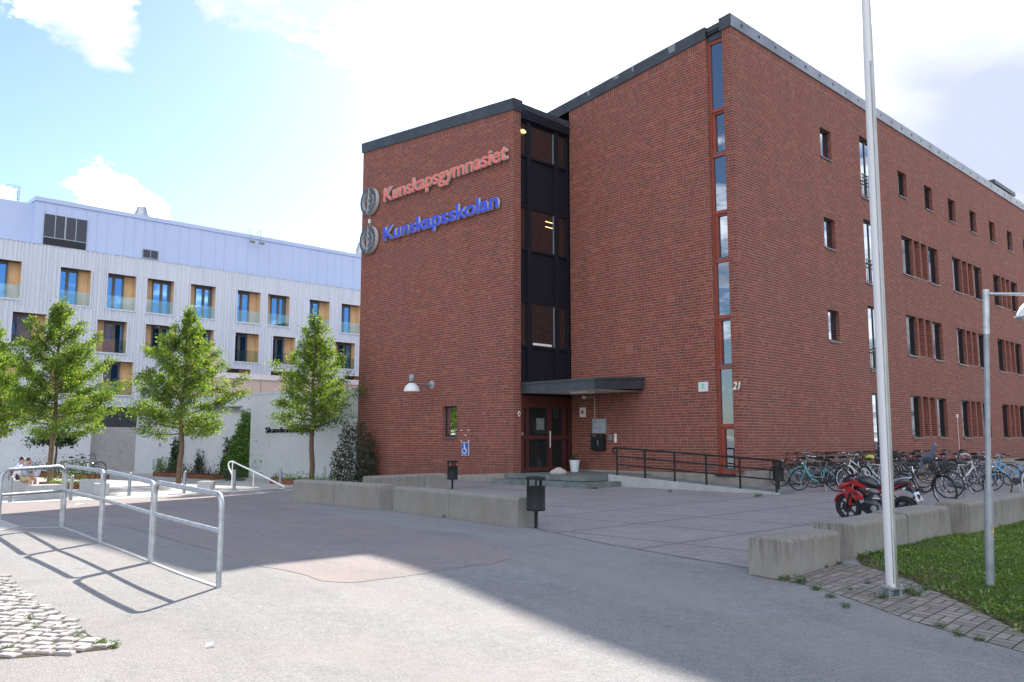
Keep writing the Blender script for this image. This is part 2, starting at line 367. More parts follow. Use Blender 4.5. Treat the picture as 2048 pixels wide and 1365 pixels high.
CLAD=simple('white_cladding',(.655,.675,.735),.5,0,.03,.4); CLAD2=simple('smooth_cladding',(.50,.58,.78),.4,.1,.03,.3)
LOUV=simple('louvre_grey',(.07,.075,.09),.5,.3,.1); BEIGE=simple('beige_panel',(.50,.42,.385),.6,0,.05,.4)
def wallwhite():
    t=NT('white_brick_wall'); o=t.co('Object'); br=t.N('ShaderNodeTexBrick'); mp=t.N('ShaderNodeMapping'); t.L(o,mp.inputs[0]); mp.inputs[2].default_value=(R(90),0,0)
    t.L(mp.outputs[0],br.inputs['Vector']); br.inputs['Brick Width'].default_value=.09; br.inputs['Row Height'].default_value=.3; br.inputs['Scale'].default_value=1; br.inputs['Mortar Size'].default_value=.006; br.offset=.0
    br.inputs['Color1'].default_value=(.55,.565,.60,1); br.inputs['Color2'].default_value=(.60,.615,.65,1); br.inputs['Mortar'].default_value=(.50,.51,.55,1)
    t.color(t.mix(.5,br.outputs[0],t.ramp(t.noise(o,.5,4),[(.3,.85),(.7,1.05)]),'MULTIPLY')); t.rough(.7); t.bump(t.M('MULTIPLY',br.outputs[1],-1.),.3,.01); return t.mat
WWALL=wallwhite()
CORTEN=simple('corten_steel',(.19,.075,.035),.85,0,.3,4)
TYRE=simple('tyre_rubber',(.014,.014,.015),.75,0,.2); CHROME=simple('chrome',(.50,.51,.53),.22,1,.1); RIMS=simple('rim_alloy',(.36,.37,.39),.35,.9,.1)
RUBB=simple('black_plastic',(.016,.016,.018),.5,0,.2); SKIN=simple('skin',(.50,.27,.19),.55,0,.08); HAIR=simple('hair_dark',(.022,.015,.012),.6,0,.3)
def paint(name,c,r=.28):
    if name in MAT: return MAT[name]
    m=simple(name,c,r,0,.06,4); m.node_tree.nodes['Principled BSDF'].inputs['Coat Weight'].default_value=.5; return m
def emit(name,c,s):
    t=NT(name); t.b.inputs['Emission Color'].default_value=(*c,1); t.b.inputs['Emission Strength'].default_value=s; t.color(c); return t.mat
LAMPON=emit('lit_lamp',(1,.66,.30),.55)
def granite():
    t=NT('granite_sett'); r=t.rand(); c=t.ramp(r,[(0,(.27,.255,.25)),(.4,(.34,.325,.315)),(.75,(.40,.38,.365)),(1,(.35,.30,.285))]); o=t.co('Object')
    c=t.mix(.6,c,t.ramp(t.noise(o,60,4,.7),[(.3,.65),(.7,1.15)]),'MULTIPLY'); t.color(c); t.rough(.85); t.bump(t.noise(o,25,5,.65),.8,.012); return t.mat
SETT=granite()
LIGHTP=concrete('pale_paving',(.42,.41,.40),False)
# ---------------------------------------------------------------- ground
def ground():
    xs=sorted(set([-900,-500,-250,-140,-90,-70,-55,-45]+[-38+.5*i for i in range(133)]+[32,36,45,60,90,140,250,500,900]))
    ys=sorted(set([-900,-400,-150,-60,-25,-10,-4]+[0+.5*i for i in range(121)]+[64,70,80,95,120,180,300,600,1200]))
    b=MB(); b.v=[(x,y,g(x,y)) for y in ys for x in xs]; W=len(xs)
    for j in range(len(ys)-1):
        for i in range(W-1): b.face((j*W+i,j*W+i+1,(j+1)*W+i+1,(j+1)*W+i))
    o=b.build('ground',ASPH,smooth=True); tag(o,'grey asphalt ground of the forecourt','ground',kind='structure')
ground()
def sheet(name,poly,mat,dz,label,cat,kind='structure',step=.5):
    bm=bmesh.new(); bm.faces.new([bm.verts.new((p[0],p[1],0)) for p in poly])
    for ax in (0,1):
        lo=min(p[ax] for p in poly); hi=max(p[ax] for p in poly); k=math.ceil(lo/step)*step
        while k<hi:
            co=[0,0,0]; co[ax]=k; no=[0,0,0]; no[ax]=1
            bmesh.ops.bisect_plane(bm,geom=bm.verts[:]+bm.edges[:]+bm.faces[:],dist=1e-5,plane_co=co,plane_no=no); k+=step
    bmesh.ops.triangulate(bm,faces=[f for f in bm.faces if len(f.verts)>4])
    for v in bm.verts: v.co.z=g(v.co.x,v.co.y)+dz
    bm.normal_update()
    for f in bm.faces:
        if f.normal.z<0: f.normal_flip()
        f.smooth=True
    me=bpy.data.meshes.new(name); bm.to_mesh(me); bm.free(); me.materials.append(mat)
    o=link(name,me); return tag(o,label,cat,kind=kind)
P2=lambda l: [gp(u,v)[:2] for u,v in l]
def smoothpoly(pts,closed=True,n=4):
    out=[]; N=len(pts)
    for i in range(N):
        p0,p1,p2,p3=[Vector(pts[(i+k-1)%N][:2]) for k in range(4)]
        for j in range(n):
            t=j/n; out.append((.5*((2*p1)+(p2-p0)*t+(2*p0-5*p1+4*p2-p3)*t*t+(3*p1-p0-3*p2+p3)*t**3))[:])
    return out
# reddish chip asphalt patch, rounded at its near end
pk=P2([(-120,1004),(120,996),(300,990),(480,983),(560,1003),(700,1036),(840,1062),(960,1083)])
pk+=smoothpoly(P2([(1000,1090),(1026,1103),(1015,1118),(960,1130)]),n=3)[0:10]
pk+=P2([(860,1146),(780,1158),(700,1167),(640,1163),(600,1148),(530,1135),(430,1103),(300,1068),(210,1046),(60,1030),(-120,1030)])
def ragged(poly,step=.16,amp=.028,seed=6):
    r=random.Random(seed); out=[]
    for i in range(len(poly)):
        a,b=Vector(poly[i][:2]),Vector(poly[(i+1)%len(poly)][:2]); L=(b-a).length
        if L>12: out.append(a[:]); continue
        k=max(1,int(L/step)); n=Vector((-(b-a).y,(b-a).x)).normalized() if L>1e-6 else Vector((0,0))
        for j in range(k): out.append((a+(b-a)*j/k+n*r.uniform(-amp,amp))[:])
    return out
pk=ragged(pk)
sheet('road',pk,PINK,.004,'reddish asphalt lane between the railing and the concrete blocks','road')
sheet('plaza',[p[:2] for p in [(.55,15.15),RE(1.5,13.1),RE(2.35,11.7),RE(3.05,10.62),(4.6,12.3),(7.7,15.3),(11,18.6),(22,30),(60,66),(66,60)]][:8]+[(24,44),(8,28.4),(2.3,34.2),(.1,32),(-2.4,29.2),(-1.9,24),(-.8,19)],PAV,.006,'paved school forecourt with darker grid bands','plaza')
sheet('pavement',[*[RE(*q) for q in ((2.85,10.2),(3.1,9.78),(3.32,9.4),(3.45,8.55),(3.55,7.7),(3.83,6.72),(4.0,6.2),(4.25,7.15),(4.45,8.6),(4.56,9.75),(4.5,10.9),(4.3,11.2),(3.6,10.6))]],BASK,.006,'basket weave brick paving around the flagpole foot','pavement')
lawn=[*[RE(*q) for q in ((4.25,7.1),(4.45,8.6),(4.56,9.75),(4.50,11.0))],(4.72,11.70),(6.1,13.09),(7.46,14.42),(7.80,14.46),(10.46,17.14),(14,20.8),(30,30),(30,8),(14,4),(4.6,5.2)]
sheet('lawn_soil',lawn,TURF,.008,'soil under the lawn','ground')
path=P2([(-150,1030),(-60,1021),(0,1007),(100,1003),(250,997),(400,989),(480,984),(600,975),(640,962),(560,950),(420,946),(285,941),(150,940),(-150,945)])
sheet('path',path,LIGHTP,.005,'pale concrete paving in front of the white building','path')
sheet('pavement_slab',P2([(-150,1040),(0,1040),(42,1054),(0,1063),(-150,1075)]),LIGHTP,.007,'pale concrete slab beside the railing','pavement')
# ---------------------------------------------------------------- kerb under the railing
rail_px=[(437,1175),(302,1125),(200,1085),(125,1055)]
RP=[gp(*p) for p in rail_px]
def kerb():
    b=MB(); ps=RP+[gp(-60,1060)]
    off=.028
    for i in range(len(ps)-1):
        a,c=ps[i],ps[i+1]; d=(c-a).normalized(); n=Vector((-d.y,d.x,0))*off; k=max(2,int((c-a).length/.5))
        for j in range(k):
            p=a+(c-a)*(j/k); q=a+(c-a)*((j+1)/k)
            A=[p-n,q-n,q+n,p+n]; A=[Vector((w.x,w.y,g(w.x,w.y)+.012)) for w in A]; B=[w-Vector((0,0,.1)) for w in A]
            b.poly(A)
            for e in range(4): b.poly([A[e],B[e],B[(e+1)%4],A[(e+1)%4]])
    tag(b.build('kerb',CONC2),'narrow pale kerb line under the galvanised railing','kerb',kind='structure')
kerb()
# ---------------------------------------------------------------- granite setts
def inpoly(x,y,poly):
    c=False; n=len(poly)
    for i in range(n):
        a,b=poly[i],poly[i-1]
        if (a[1]>y)!=(b[1]>y) and x<(b[0]-a[0])*(y-a[1])/(b[1]-a[1])+a[0]: c=not c
    return c
def setts():
    poly=P2([(-260,1130),(0,1150),(62,1200),(130,1238),(180,1272),(236,1297),(120,1310),(0,1320),(-260,1345)])
    sheet('sett_bed',poly,SOIL,.004,'soil bed between the granite setts','ground')
    b=MB(); r=random.Random(3); th=R(-6); cx,cy=-5,8; row=0; y=-4.0
    while y<5:
        h=r.uniform(.11,.145); x=-5+r.uniform(0,.15)
        while x<5:
            w=r.uniform(.12,.19); mx,my=x+w/2,y+h/2
            wx,wy=cx+mx*math.cos(th)-my*math.sin(th),cy+mx*math.sin(th)+my*math.cos(th)
            if inpoly(wx,wy,poly):
                z=g(wx,wy); hh=.021+r.uniform(-.006,.007); J=lambda s: r.uniform(-s,s); gp_=.015
                base=[(-w/2+gp_,-h/2+gp_),(w/2-gp_,-h/2+gp_),(w/2-gp_,h/2-gp_),(-w/2+gp_,h/2-gp_)]
                base=[(p[0]+J(.012),p[1]+J(.010)) for p in base]; tx,ty=J(.05),J(.05); yaw=th+J(.06)
                def ring(sc_,zz): return [(wx+sc_*(p[0]*math.cos(yaw)-p[1]*math.sin(yaw)),wy+sc_*(p[0]*math.sin(yaw)+p[1]*math.cos(yaw)),z+zz+(tx*p[0]+ty*p[1] if zz>0 else 0)) for p in base]
                i0=b.pts(ring(1.02,-.02)); i1=b.pts(ring(1.0,hh*.55)); i2=b.pts(ring(.86,hh))
                for A,B in ((i0,i1),(i1,i2)):
                    for k in range(4): b.face((A+k,A+(k+1)%4,B+(k+1)%4,B+k))
                b.face((i2,i2+1,i2+2,i2+3))
            x+=w
        y+=h; row+=1
    tag(b.build('cobblestones',SETT,smooth=True),'worn granite setts with weeds in the joints','cobbles',kind='structure')
setts()
# ---------------------------------------------------------------- brick school building
CB=Vector((7.862,28.546,0)); AZ=R(43.84)
BLD=empty('brick_school',CB,AZ,'four storey red brick school with dark roof edge and projecting sign wing','school building')
BW=Matrix.Translation(CB)@Matrix.Rotation(AZ,4,'Z')
def toB(x,y,z=0): return BW@Vector((x,y,z))
ZS,ZT,ZB0,ZB1=101.,102.,-102.,-101.
def wall(name,P,s0,s1,z0,z1,openings=(),soldiers=(),top=None,base=None,rev=True):
    """brick wall in (s,z) with real openings and reveals; top/base are functions of s for sloping edges with a soldier course"""
    zs={z0,z1}; ss={s0,s1}
    for a,b_,c,d,dep in openings: ss|={a,b_}; zs|={c,d}
    for a,b_,c,d in soldiers: ss|={a,b_}; zs|={c,d}
    if top: zs|={ZS,ZT}
    if base: zs|={ZB0,ZB1}
    ss=sorted(x for x in ss if s0-1e-6<=x<=s1+1e-6); zs=sorted(zs)
    def zm(z,s):
        if z==ZS: return top(s)-.3
        if z==ZT: return top(s)
        if z==ZB0: return base(s)
        if z==ZB1: return base(s)+.3
        return z
    b=MB()
    for i in range(len(ss)-1):
        a,c=ss[i],ss[i+1]; sm_=(a+c)/2
        for j in range(len(zs)-1):
            zl,zh=zs[j],zs[j+1]; zmid=(zm(zl,sm_)+zm(zh,sm_))/2
            if any(o[0]<sm_<o[1] and o[2]<zmid<o[3] for o in openings): continue
            sold=(zl==ZS) or (zl==ZB0) or any(o[0]<sm_<o[1] and o[2]<zmid<o[3] for o in soldiers)
            q=[(a,zm(zl,a)),(c,zm(zl,c)),(c,zm(zh,c)),(a,zm(zh,a))]
            if sold:
                uv=[((zz-q[0][1])if zl not in(ZS,ZB0) else (0,0,.3,.3)[k],x) for k,(x,zz) in enumerate(q)]
                if zl not in (ZS,ZB0): uv=[(zz-zl,x) for x,zz in q]
            else: uv=[(x,zz) for x,zz in q]
            b.poly([P(x,zz,0) for x,zz in q],1 if sold else 0,uv)
    if rev:
        for a,c,zl,zh,dep in openings:
            b.poly([P(a,zl,0),P(a,zh,0),P(a,zh,dep),P(a,zl,dep)],0,[(0,zl),(0,zh),(dep,zh),(dep,zl)])
            b.poly([P(c,zl,0),P(c,zh,0),P(c,zh,dep),P(c,zl,dep)],0,[(.3,zl),(.3,zh),(.3+dep,zh),(.3+dep,zl)])
            b.poly([P(a,zh,0),P(c,zh,0),P(c,zh,dep),P(a,zh,dep)],1,[(0,a),(0,c),(dep,c),(dep,a)])
            b.poly([P(a,zl,0),P(c,zl,0),P(c,zl,dep),P(a,zl,dep)],0,[(a,0),(c,0),(c,dep),(a,dep)])
    return b.build(name,[BRICK,SOLD],BLD)
PC=lambda s,z,d:(s,d,z); PB=lambda s,z,d:(d,s,z); PA=lambda s,z,d:(-3.29+d,s,z); PS=lambda s,z,d:(s,7.84+d,z)
def pbox(b,P,s0,s1,z0,z1,d0,d1,m=0):
    ps=[P(s,z,d) for z in (z0,z1) for d in (d0,d1) for s in (s0,s1)]
    i=b.pts(ps)
    for q in ((0,1,3,2),(4,6,7,5),(0,4,5,1),(1,5,7,3),(3,7,6,2),(2,6,4,0)): b.face([i+k for k in q],m)
def window(P,s0,s1,z0,z1,dep,fm=FRAMED,gm=GLASS,fw=.07,mull=None,sill=True,out=.05,parent=None,name='window'):
    b=MB(); d0,d1=dep-.035,dep+.03
    pbox(b,P,s0,s0+fw,z0,z1,d0,d1); pbox(b,P,s1-fw,s1,z0,z1,d0,d1)
    pbox(b,P,s0+fw,s1-fw,z1-fw,z1,d0,d1); pbox(b,P,s0+fw,s1-fw,z0,z0+fw,d0,d1)
    if mull is not None: pbox(b,P,s0+(s1-s0)*mull-fw*.6,s0+(s1-s0)*mull+fw*.6,z0+fw,z1-fw,d0,d1)
    w=b.build(name,fm,parent or BLD)
    p=MB(); e=.01; p.poly([P(s0+e,z0+e,dep),P(s1-e,z0+e,dep),P(s1-e,z1-e,dep),P(s0+e,z1-e,dep)]); p.build('pane',gm,w)
    if sill:
        k=MB(); k.poly([P(s0-.01,z0+.012,dep-.05),P(s1+.01,z0+.012,dep-.05),P(s1+.01,z0-.03,-out),P(s0-.01,z0-.03,-out)])
        k.poly([P(s0-.01,z0-.03,-out),P(s1+.01,z0-.03,-out),P(s1+.01,z0-.085,-out),P(s0-.01,z0-.085,-out)]); k.build('sill',SILL,w)
    return w
# --- long side facade (C)
HC=16.42
opC=[];solC=[];wins=[]
for z in (13.24,9.42,5.60): wins.append((6.72,7.72,z,z+1.24,None)); 
for z,h in ((12.3,2.8),(8.45,2.85),(4.6,2.82),(.5,3.1)): wins.append((10.52,12.3,z,z+h,.5))
for i in range(10): wins.append((14.67+3.335*i,15.72+3.335*i,13.24,14.46,None))
slots=[]
for zt,zb in ((11.28,9.44),(7.46,5.58),(3.66,1.74)):
    for i in range(5):
        s=14.72+6.69*i
        wins.append((s,s+1.33,zb,zt,None)); wins.append((s+3.3,s+4.62,zb,zt,None))
        slots+=[(s+1.50,s+2.2,zb,zt),(s+2.38,s+3.1,zb,zt)]; solC.append((s-.05,s+4.67,zt,zt+.3))
for w in wins:
    opC.append((w[0],w[1],w[2],w[3],.28))
    if w[0]<13 or w[2]>13: solC.append((w[0]-.05,w[1]+.05,w[3],w[3]+.3))
for w in slots: opC.append((*w,.22))
wall('wall',PC,0,52,.55,HC-.3,opC,solC+[],top=lambda s:HC)
for a,c,zl,zh in slots:
    b=MB(); b.poly([PC(a,zl,.2195),PC(c,zl,.2195),PC(c,zh,.2195),PC(a,zh,.2195)],0,[(a,zl),(c,zl),(c,zh),(a,zh)]); nn=b.build('blind_niche',BRICK,BLD)
    b=MB(); pbox(b,PC,a+.005,c-.005,zl+.002,zl+.03,.01,.2); b.build('sill',SILL,nn)
for i,w in enumerate(wins):
    wo=window(PC,w[0],w[1],w[2],w[3],.19,mull=w[4],fw=.06,gm=GLASS if w[0]<13 else GLASSS)
    if w[4]:
        r=MB(); zz=w[2]+1.0
        for k in range(2): pbox(r,PC,w[0]+.03,w[1]-.03,zz-.16*k,zz-.16*k+.04,-.05,-.01)
        for k in range(12): s=w[0]+.05+k*(w[1]-w[0]-.12)/11; pbox(r,PC,s,s+.022,w[2]+.05,zz,-.042,-.018)
        pbox(r,PC,w[0]+.03,w[1]-.03,w[2]+.03,w[2]+.07,-.05,-.01); r.build('balcony_railing',FRAMED,wo)
# --- entrance facade (B) with the tall red window strip
TB=lambda s: 16.42-(.118*s)
S0,S1=.36,1.04
wall('wall',PB,0,S0,.45,15.2,(),(),top=TB); wall('wall',PB,S1,7.84,.42,15.0,(),(),top=TB)
b=MB()
for s,dz in ((S0,.3),(S1,0)):
    b.poly([PB(s,.42,0),PB(s,16.6,0),PB(s,16.6,.35),PB(s,.42,.35)],0,[(0,.42),(0,16.6),(.35,16.6),(.35,.42)])
b.build('window_reveal',[BRICK],BLD)
zm_=[.50,2.10,4.13,5.93,7.95,9.72,11.84,13.53,16.15]
st=MB()
pbox(st,PB,S0+.002,S0+.05,.45,16.2,.16,.3); pbox(st,PB,S1-.075,S1-.002,.45,16.2,.14,.3)
for i,z in enumerate(zm_): pbox(st,PB,S0+.05,S1-.075,z-.06,z+.06,.15,.3)
strip=st.build('window_strip',FRAMER,BLD)
b=MB(); pbox(b,PB,S0+.002,S1-.002,16.2,16.75,.1,.3); b.build('strip_header',ROOFD,BLD)
for i in range(8):
    z0,z1=zm_[i]+.06,zm_[i+1]-.06; inn=i%2==0
    p=MB(); d=.28 if inn else .21
    p.poly([PB(S0+.03,z0,d),PB(S1-.05,z0,d),PB(S1-.05,z1,d),PB(S0+.03,z1,d)])
    pn=p.build('pane',GLASS,strip)
    if inn:
        k=MB(); pbox(k,PB,S0+.052,S1-.077,z0+.002,z0+.07,.17,.24); k.build('sill',SILL,strip)
        k=MB(); pbox(k,PB,S1-.17,S1-.077,z0+.002,z1-.002,.19,.30); pbox(k,PB,S0+.052,S1-.172,z1-.07,z1-.002,.2,.3); k.build('casement',FRAMER,strip)
b=MB(); pbox(b,PB,S0-.05,S1+.05,.36,.44,-.08,.3); b.build('sill',FRAMED,BLD)
# --- sign wing (A)
TA=lambda s: 14.66+.086*(s-7.84); BA=lambda s: .36-.053*(s-7.84)
wA=(11.18,12.12,1.73,3.0)
wall('wall',PA,7.84,18.44,1.0,14.1,[(*wA,.28)],[(wA[0]-.05,wA[1]+.05,3.0,3.3)],top=TA,base=BA)
wo=window(PA,*wA,.22,gm=GLASS,fw=.08)
wall('wall',PS,-3.29,-2.89,.36,14.3,(),(),top=lambda s:14.66)
PL=lambda s,z,d:(s,18.44-d,z)
wall('wall',PL,-3.29,6,-.2,15.0,(),(),top=lambda s:15.7)
# curtain wall on the wing's side
cw=MB(); y0=.10
pbox(cw,PS,-2.888,-.002,3.3,14.6,.16,.3)
for a,c in ((-2.888,-2.82),(-2.46,-2.24),(-.86,-.62),(-.12,-.002)): pbox(cw,PS,a,c,3.3,14.9,.06,.159)
for z in (3.35,5.22,7.0,7.08,9.08,10.82,12.9,14.4): pbox(cw,PS,-2.888,-.002,z,z+.10,.08,.158)
pbox(cw,PS,-2.888,-.002,14.45,14.92,-.03,.157)
curt=cw.build('curtain_wall',PANELD,BLD)
for z0,z1 in ((5.32,7.0),(9.18,10.82),(13.0,14.3)):
    for a,c in ((-2.82,-2.46),(-2.24,-.86),(-.62,-.12)):
        p=MB(); p.poly([PS(a,z0,.14),PS(c,z0,.14),PS(c,z1,.14),PS(a,z1,.14)]); p.build('pane',GLASSD,curt)
        if c-a>1:
            k=MB(); pbox(k,PS,c-.035,c,z0,z1,.11,.139); k.build('glazing_bead',GALVD,curt)
b=MB(); pbox(b,PS,-2.1,-1.05,5.33,5.42,.09,.135); b.build('window_ledge',CREAM,curt)
b=MB(); b.lathe([(.02,.12),(.10,.1),(.16,.03),(.17,0),(.02,-.01)],12,T=Matrix.Translation((-2.72,7.84+.09,13.9))); tag(b.build('glowing_lamp_shade',LAMPON,curt),'warm lit lamp seen through the top pane')
for k in range(2):
    b=MB(); pbox(b,PS,-1.35,-.92,10.25+.22*k,10.29+.22*k,.132,.138); tag(b.build('ceiling_light',LAMPON,curt),'lit strip light behind the middle pane')
# --- plinths
def plinth(P,s0,s1,zt,zb,d=-.03,step=.5):
    s=s0; b=MB()
    while s<s1-1e-6:
        e=min(s+step,s1); a=zt(s) if callable(zt) else zt; c=zt(e) if callable(zt) else zt
        ps=[P(s+.006,zb,d),P(e-.006,zb,d),P(e-.006,c,d),P(s+.006,a,d),P(s+.006,zb,d+.06),P(e-.006,zb,d+.06),P(e-.006,c,d+.06),P(s+.006,a,d+.06)]
        i=b.pts(ps)
        for q in ((0,1,2,3),(4,5,6,7),(0,3,7,4),(1,2,6,5),(3,2,6,7)): b.face([i+k for k in q])
        s=e
    b.build('plinth',PLINTH,BLD)
plinth(PA,7.84,18.44,lambda s:BA(s),-1.2,-.012); plinth(PS,-3.29,-2.9,.36,-.5,-.012); plinth(PC,0,52,.55,-.5,-.02,.6); plinth(PB,0,7.84,.44,-.5,-.015,.6); plinth(PL,-3.29,6,-.2,-1.2,-.012)
# --- roofs and edge flashing
def edge(P,s0,s1,top,h,out,mat,name='roof_edge',inn=.5,seg=2.4,over=.02):
    b=MB(); s=s0; k=0
    while s<s1-1e-6:
        e=min(s+seg,s1); o=out+(.004 if k%2 else 0); k+=1
        ps=[P(s,top(s)-h,-o),P(e,top(e)-h,-o),P(e,top(e)+over,-o-.03),P(s,top(s)+over,-o-.03),P(s,top(s)+over,inn),P(e,top(e)+over,inn),P(e,top(e)-h,-.0),P(s,top(s)-h,-.0)]
        i=b.pts(ps); b.face((i,i+1,i+2,i+3)); b.face((i+3,i+2,i+5,i+4)); b.face((i,i+7,i+6,i+1)); b.face((i,i+3,i+4,i+7)); b.face((i+1,i+6,i+5,i+2))
        s=e
    return b.build(name,mat,BLD)
edge(PC,-.05,52,lambda s:16.84,.42,.06,ROOFL)
edge(PB,-.055,S0+.06,lambda s:TB(s)+.44,.44,.055,ROOFD); edge(PB,S1-.03,9.3,lambda s:TB(s)+.42,.42,.055,ROOFD,inn=.6)
edge(PB,S0+.06,S1-.03,lambda s:TB(s)+.40,.3,-.06,ROOFD,inn=.6)
edge(PA,7.80,18.5,lambda s:TA(s)+.45,.45,.055,ROOFD); edge(PS,-3.35,-2.86,lambda s:15.11,.45,.05,ROOFD); edge(PS,-2.86,.0,lambda s:15.02,.3,.02,ROOFD)
for k in range(40):
    b=MB(); pbox(b,PC,.62+1.22*k,.74+1.22*k,16.60,16.70,-.085,-.05); b.build('drain_hole',RUBB,BLD)
for (s,h,w) in ((6.6,.22,.12),(5.05,.16,.3),(2.3,.3,.34),(4.3,.2,.1)):
    b=MB(); b.poly([PB(s,TB(s)+.42,-.0945),PB(s+w,TB(s+w)+.42,-.0945),PB(s+w*.9,TB(s)+.42-h,-.078),PB(s+w*.1,TB(s)+.42-h,-.078)])
    tag(b.build('paint_flake',ROOFL,BLD),'pale bare patches where the roof edge paint has flaked')
b=MB()
b.poly([(.0,.0,16.6),(52,0,16.6),(52,16,16.6),(0,16,15.2)]); b.poly([(-3.2,7.86,14.9),(4,7.86,14.9),(4,18.4,15.9),(-3.2,18.4,15.9)])
b.box(.8,51.9,.4,16,.0,15.0,skip=(4,)); b.box(-2.5,5,8.3,18.2,0,14.5)
b.build('roof',ROOFD,BLD)
b=MB(); b.box(33.5,37.5,1.2,5,16.6,18.1); b.box(33.3,37.7,1.0,5.2,18.1,18.35); b.build('roof_housing',ROOFD,BLD)
# --- entrance: doors, canopy, steps, ramp
dm=MB()
for a,c in ((-2.885,-2.70),(-1.36,-1.13),(-.50,-.30),(-.13,-.01)): pbox(dm,PS,a,c,.38,3.32,.03,.15)
for z0,z1 in ((.38,.55),(1.62,1.78),(2.86,3.32)):
    for a,c in ((-2.70,-1.36),(-1.13,-.50),(-.30,-.13)): pbox(dm,PS,a,c,z0,z1,.04,.14)
pbox(dm,PS,-2.55,-2.44,.55,2.86,.035,.14)
door=dm.build('entrance_door',REDDOOR,BLD)
for a,c in ((-2.70,-2.55),(-2.44,-1.36),(-1.13,-.50),(-.30,-.13)):
    for z0,z1 in ((.55,1.62),(1.78,2.86)):
        p=MB(); p.poly([PS(a,z0,.10),PS(c,z0,.10),PS(c,z1,.10),PS(a,z1,.10)]); p.build('pane',GLASSE,door)
b=MB(); b.tube([PS(-1.27,1.30,.0),PS(-1.27,1.95,.0)],.022,8); b.tube([PS(-1.27,1.35,0),PS(-1.27,1.35,.05)],.012,6); b.tube([PS(-1.27,1.9,0),PS(-1.27,1.9,.05)],.012,6); b.build('pull_handle',CHROME,door,True)
b=MB(); b.tube([PS(-1.42,1.86,.02),PS(-1.72,1.86,.02)],.013,6); b.tube([PS(-1.42,1.86,.02),PS(-1.42,1.86,.1)],.02,6); pbox(b,PS,-1.48,-1.42,1.42,1.52,.015,.05); b.build('door_lever',CHROME,door,True)
b=MB(); pbox(b,PS,-1.95,-1.52,2.0,2.45,.085,.096); tag(b.build('notice',simple('notice_paper',(.20,.21,.21),.7),door),'paper notice taped inside the door glass')
b=MB(); pbox(b,PS,-2.87,-2.73,1.79,1.9,.015,.03); b.build('door_plate',GALV,door)
cn=MB(); cx0,cy0,cy1=-2.9,4.12,7.835; zt=3.93
for m,(zb,zt2,o) in enumerate(((3.50,3.80,.0),)):
    cn.poly([(cx0,cy0,3.38),(cx0,cy1,3.38),(cx0,cy1,3.78),(cx0,cy0,3.78)]); cn.poly([(cx0,cy0,3.38),(cx0,cy0,3.78),(-.003,cy0,3.95),(-.003,cy0,3.52)])
    cn.poly([(cx0-.04,cy0-.04,3.80),(cx0-.04,cy1,3.80),(-.003,cy1,3.98),(-.003,cy0-.04,3.98)]); cn.poly([(cx0-.04,cy0-.04,3.80),(cx0-.04,cy1,3.80),(cx0-.04,cy1,3.72),(cx0-.04,cy0-.04,3.72)])
    cn.poly([(cx0-.04,cy0-.04,3.80),(-.003,cy0-.04,3.98),(-.003,cy0-.04,3.90),(cx0-.04,cy0-.04,3.72)])
can=cn.build('canopy',ROOFD,BLD)
b=MB(); b.poly([(cx0+.03,cy0+.03,3.40),(cx0+.03,cy1-.01,3.40),(-.006,cy1-.01,3.44),(-.006,cy0+.03,3.44)]); b.box(-1.9,-1.5,5.3,6.2,3.345,3.41); b.build('soffit',CREAM,can)
b=MB(); b.box(-3.8,-.02,3.83,7.80,.20,.36); b.box(-4.42,-.03,3.22,7.86,-.1,.18)
for y in (4.9,6.1,7.1): b.box(-3.803,-3.798,y,y+.012,.2,.36); b.box(-4.423,-4.418,y-.4,y-.388,0,.18)
b.build('entrance_steps',SLATE,BLD)
rm=MB()
A=[(-2.6,3.80),(-2.6,-2.7)]
def rz(y): return .36*max(0,min(1,(y+2.7)/6.5))
for j in range(13):
    ya,yb=3.80-.5*j,3.80-.5*(j+1)
    rm.poly([(-2.46,ya,rz(ya)+.004),(-2.46,yb,rz(yb)+.004),(-.95,yb,rz(yb)+.004),(-.95,ya,rz(ya)+.004)],0)
    rm.poly([(-.95,ya,rz(ya)+.004),(-.95,yb,rz(yb)+.004),(-.95,yb,-.1),(-.95,ya,-.1)],0)
    for x0,x1 in ((-2.6,-2.46),):
        T_=[(x0,ya,rz(ya)+.05),(x0,yb,rz(yb)+.05),(x1,yb,rz(yb)+.05),(x1,ya,rz(ya)+.05)]; rm.poly(T_,1); rm.poly([T_[0],T_[1],(x0,yb,-.2),(x0,ya,-.2)],1); rm.poly([T_[3],T_[2],(x1,yb,-.2),(x1,ya,-.2)],1)
rm.build('access_ramp',[SLATE,CONC2],BLD)
b=MB(); b.box(-.95,-.02,-1.2,3.8,-.05,.012); b.build('weed_strip_soil',SOIL,BLD)
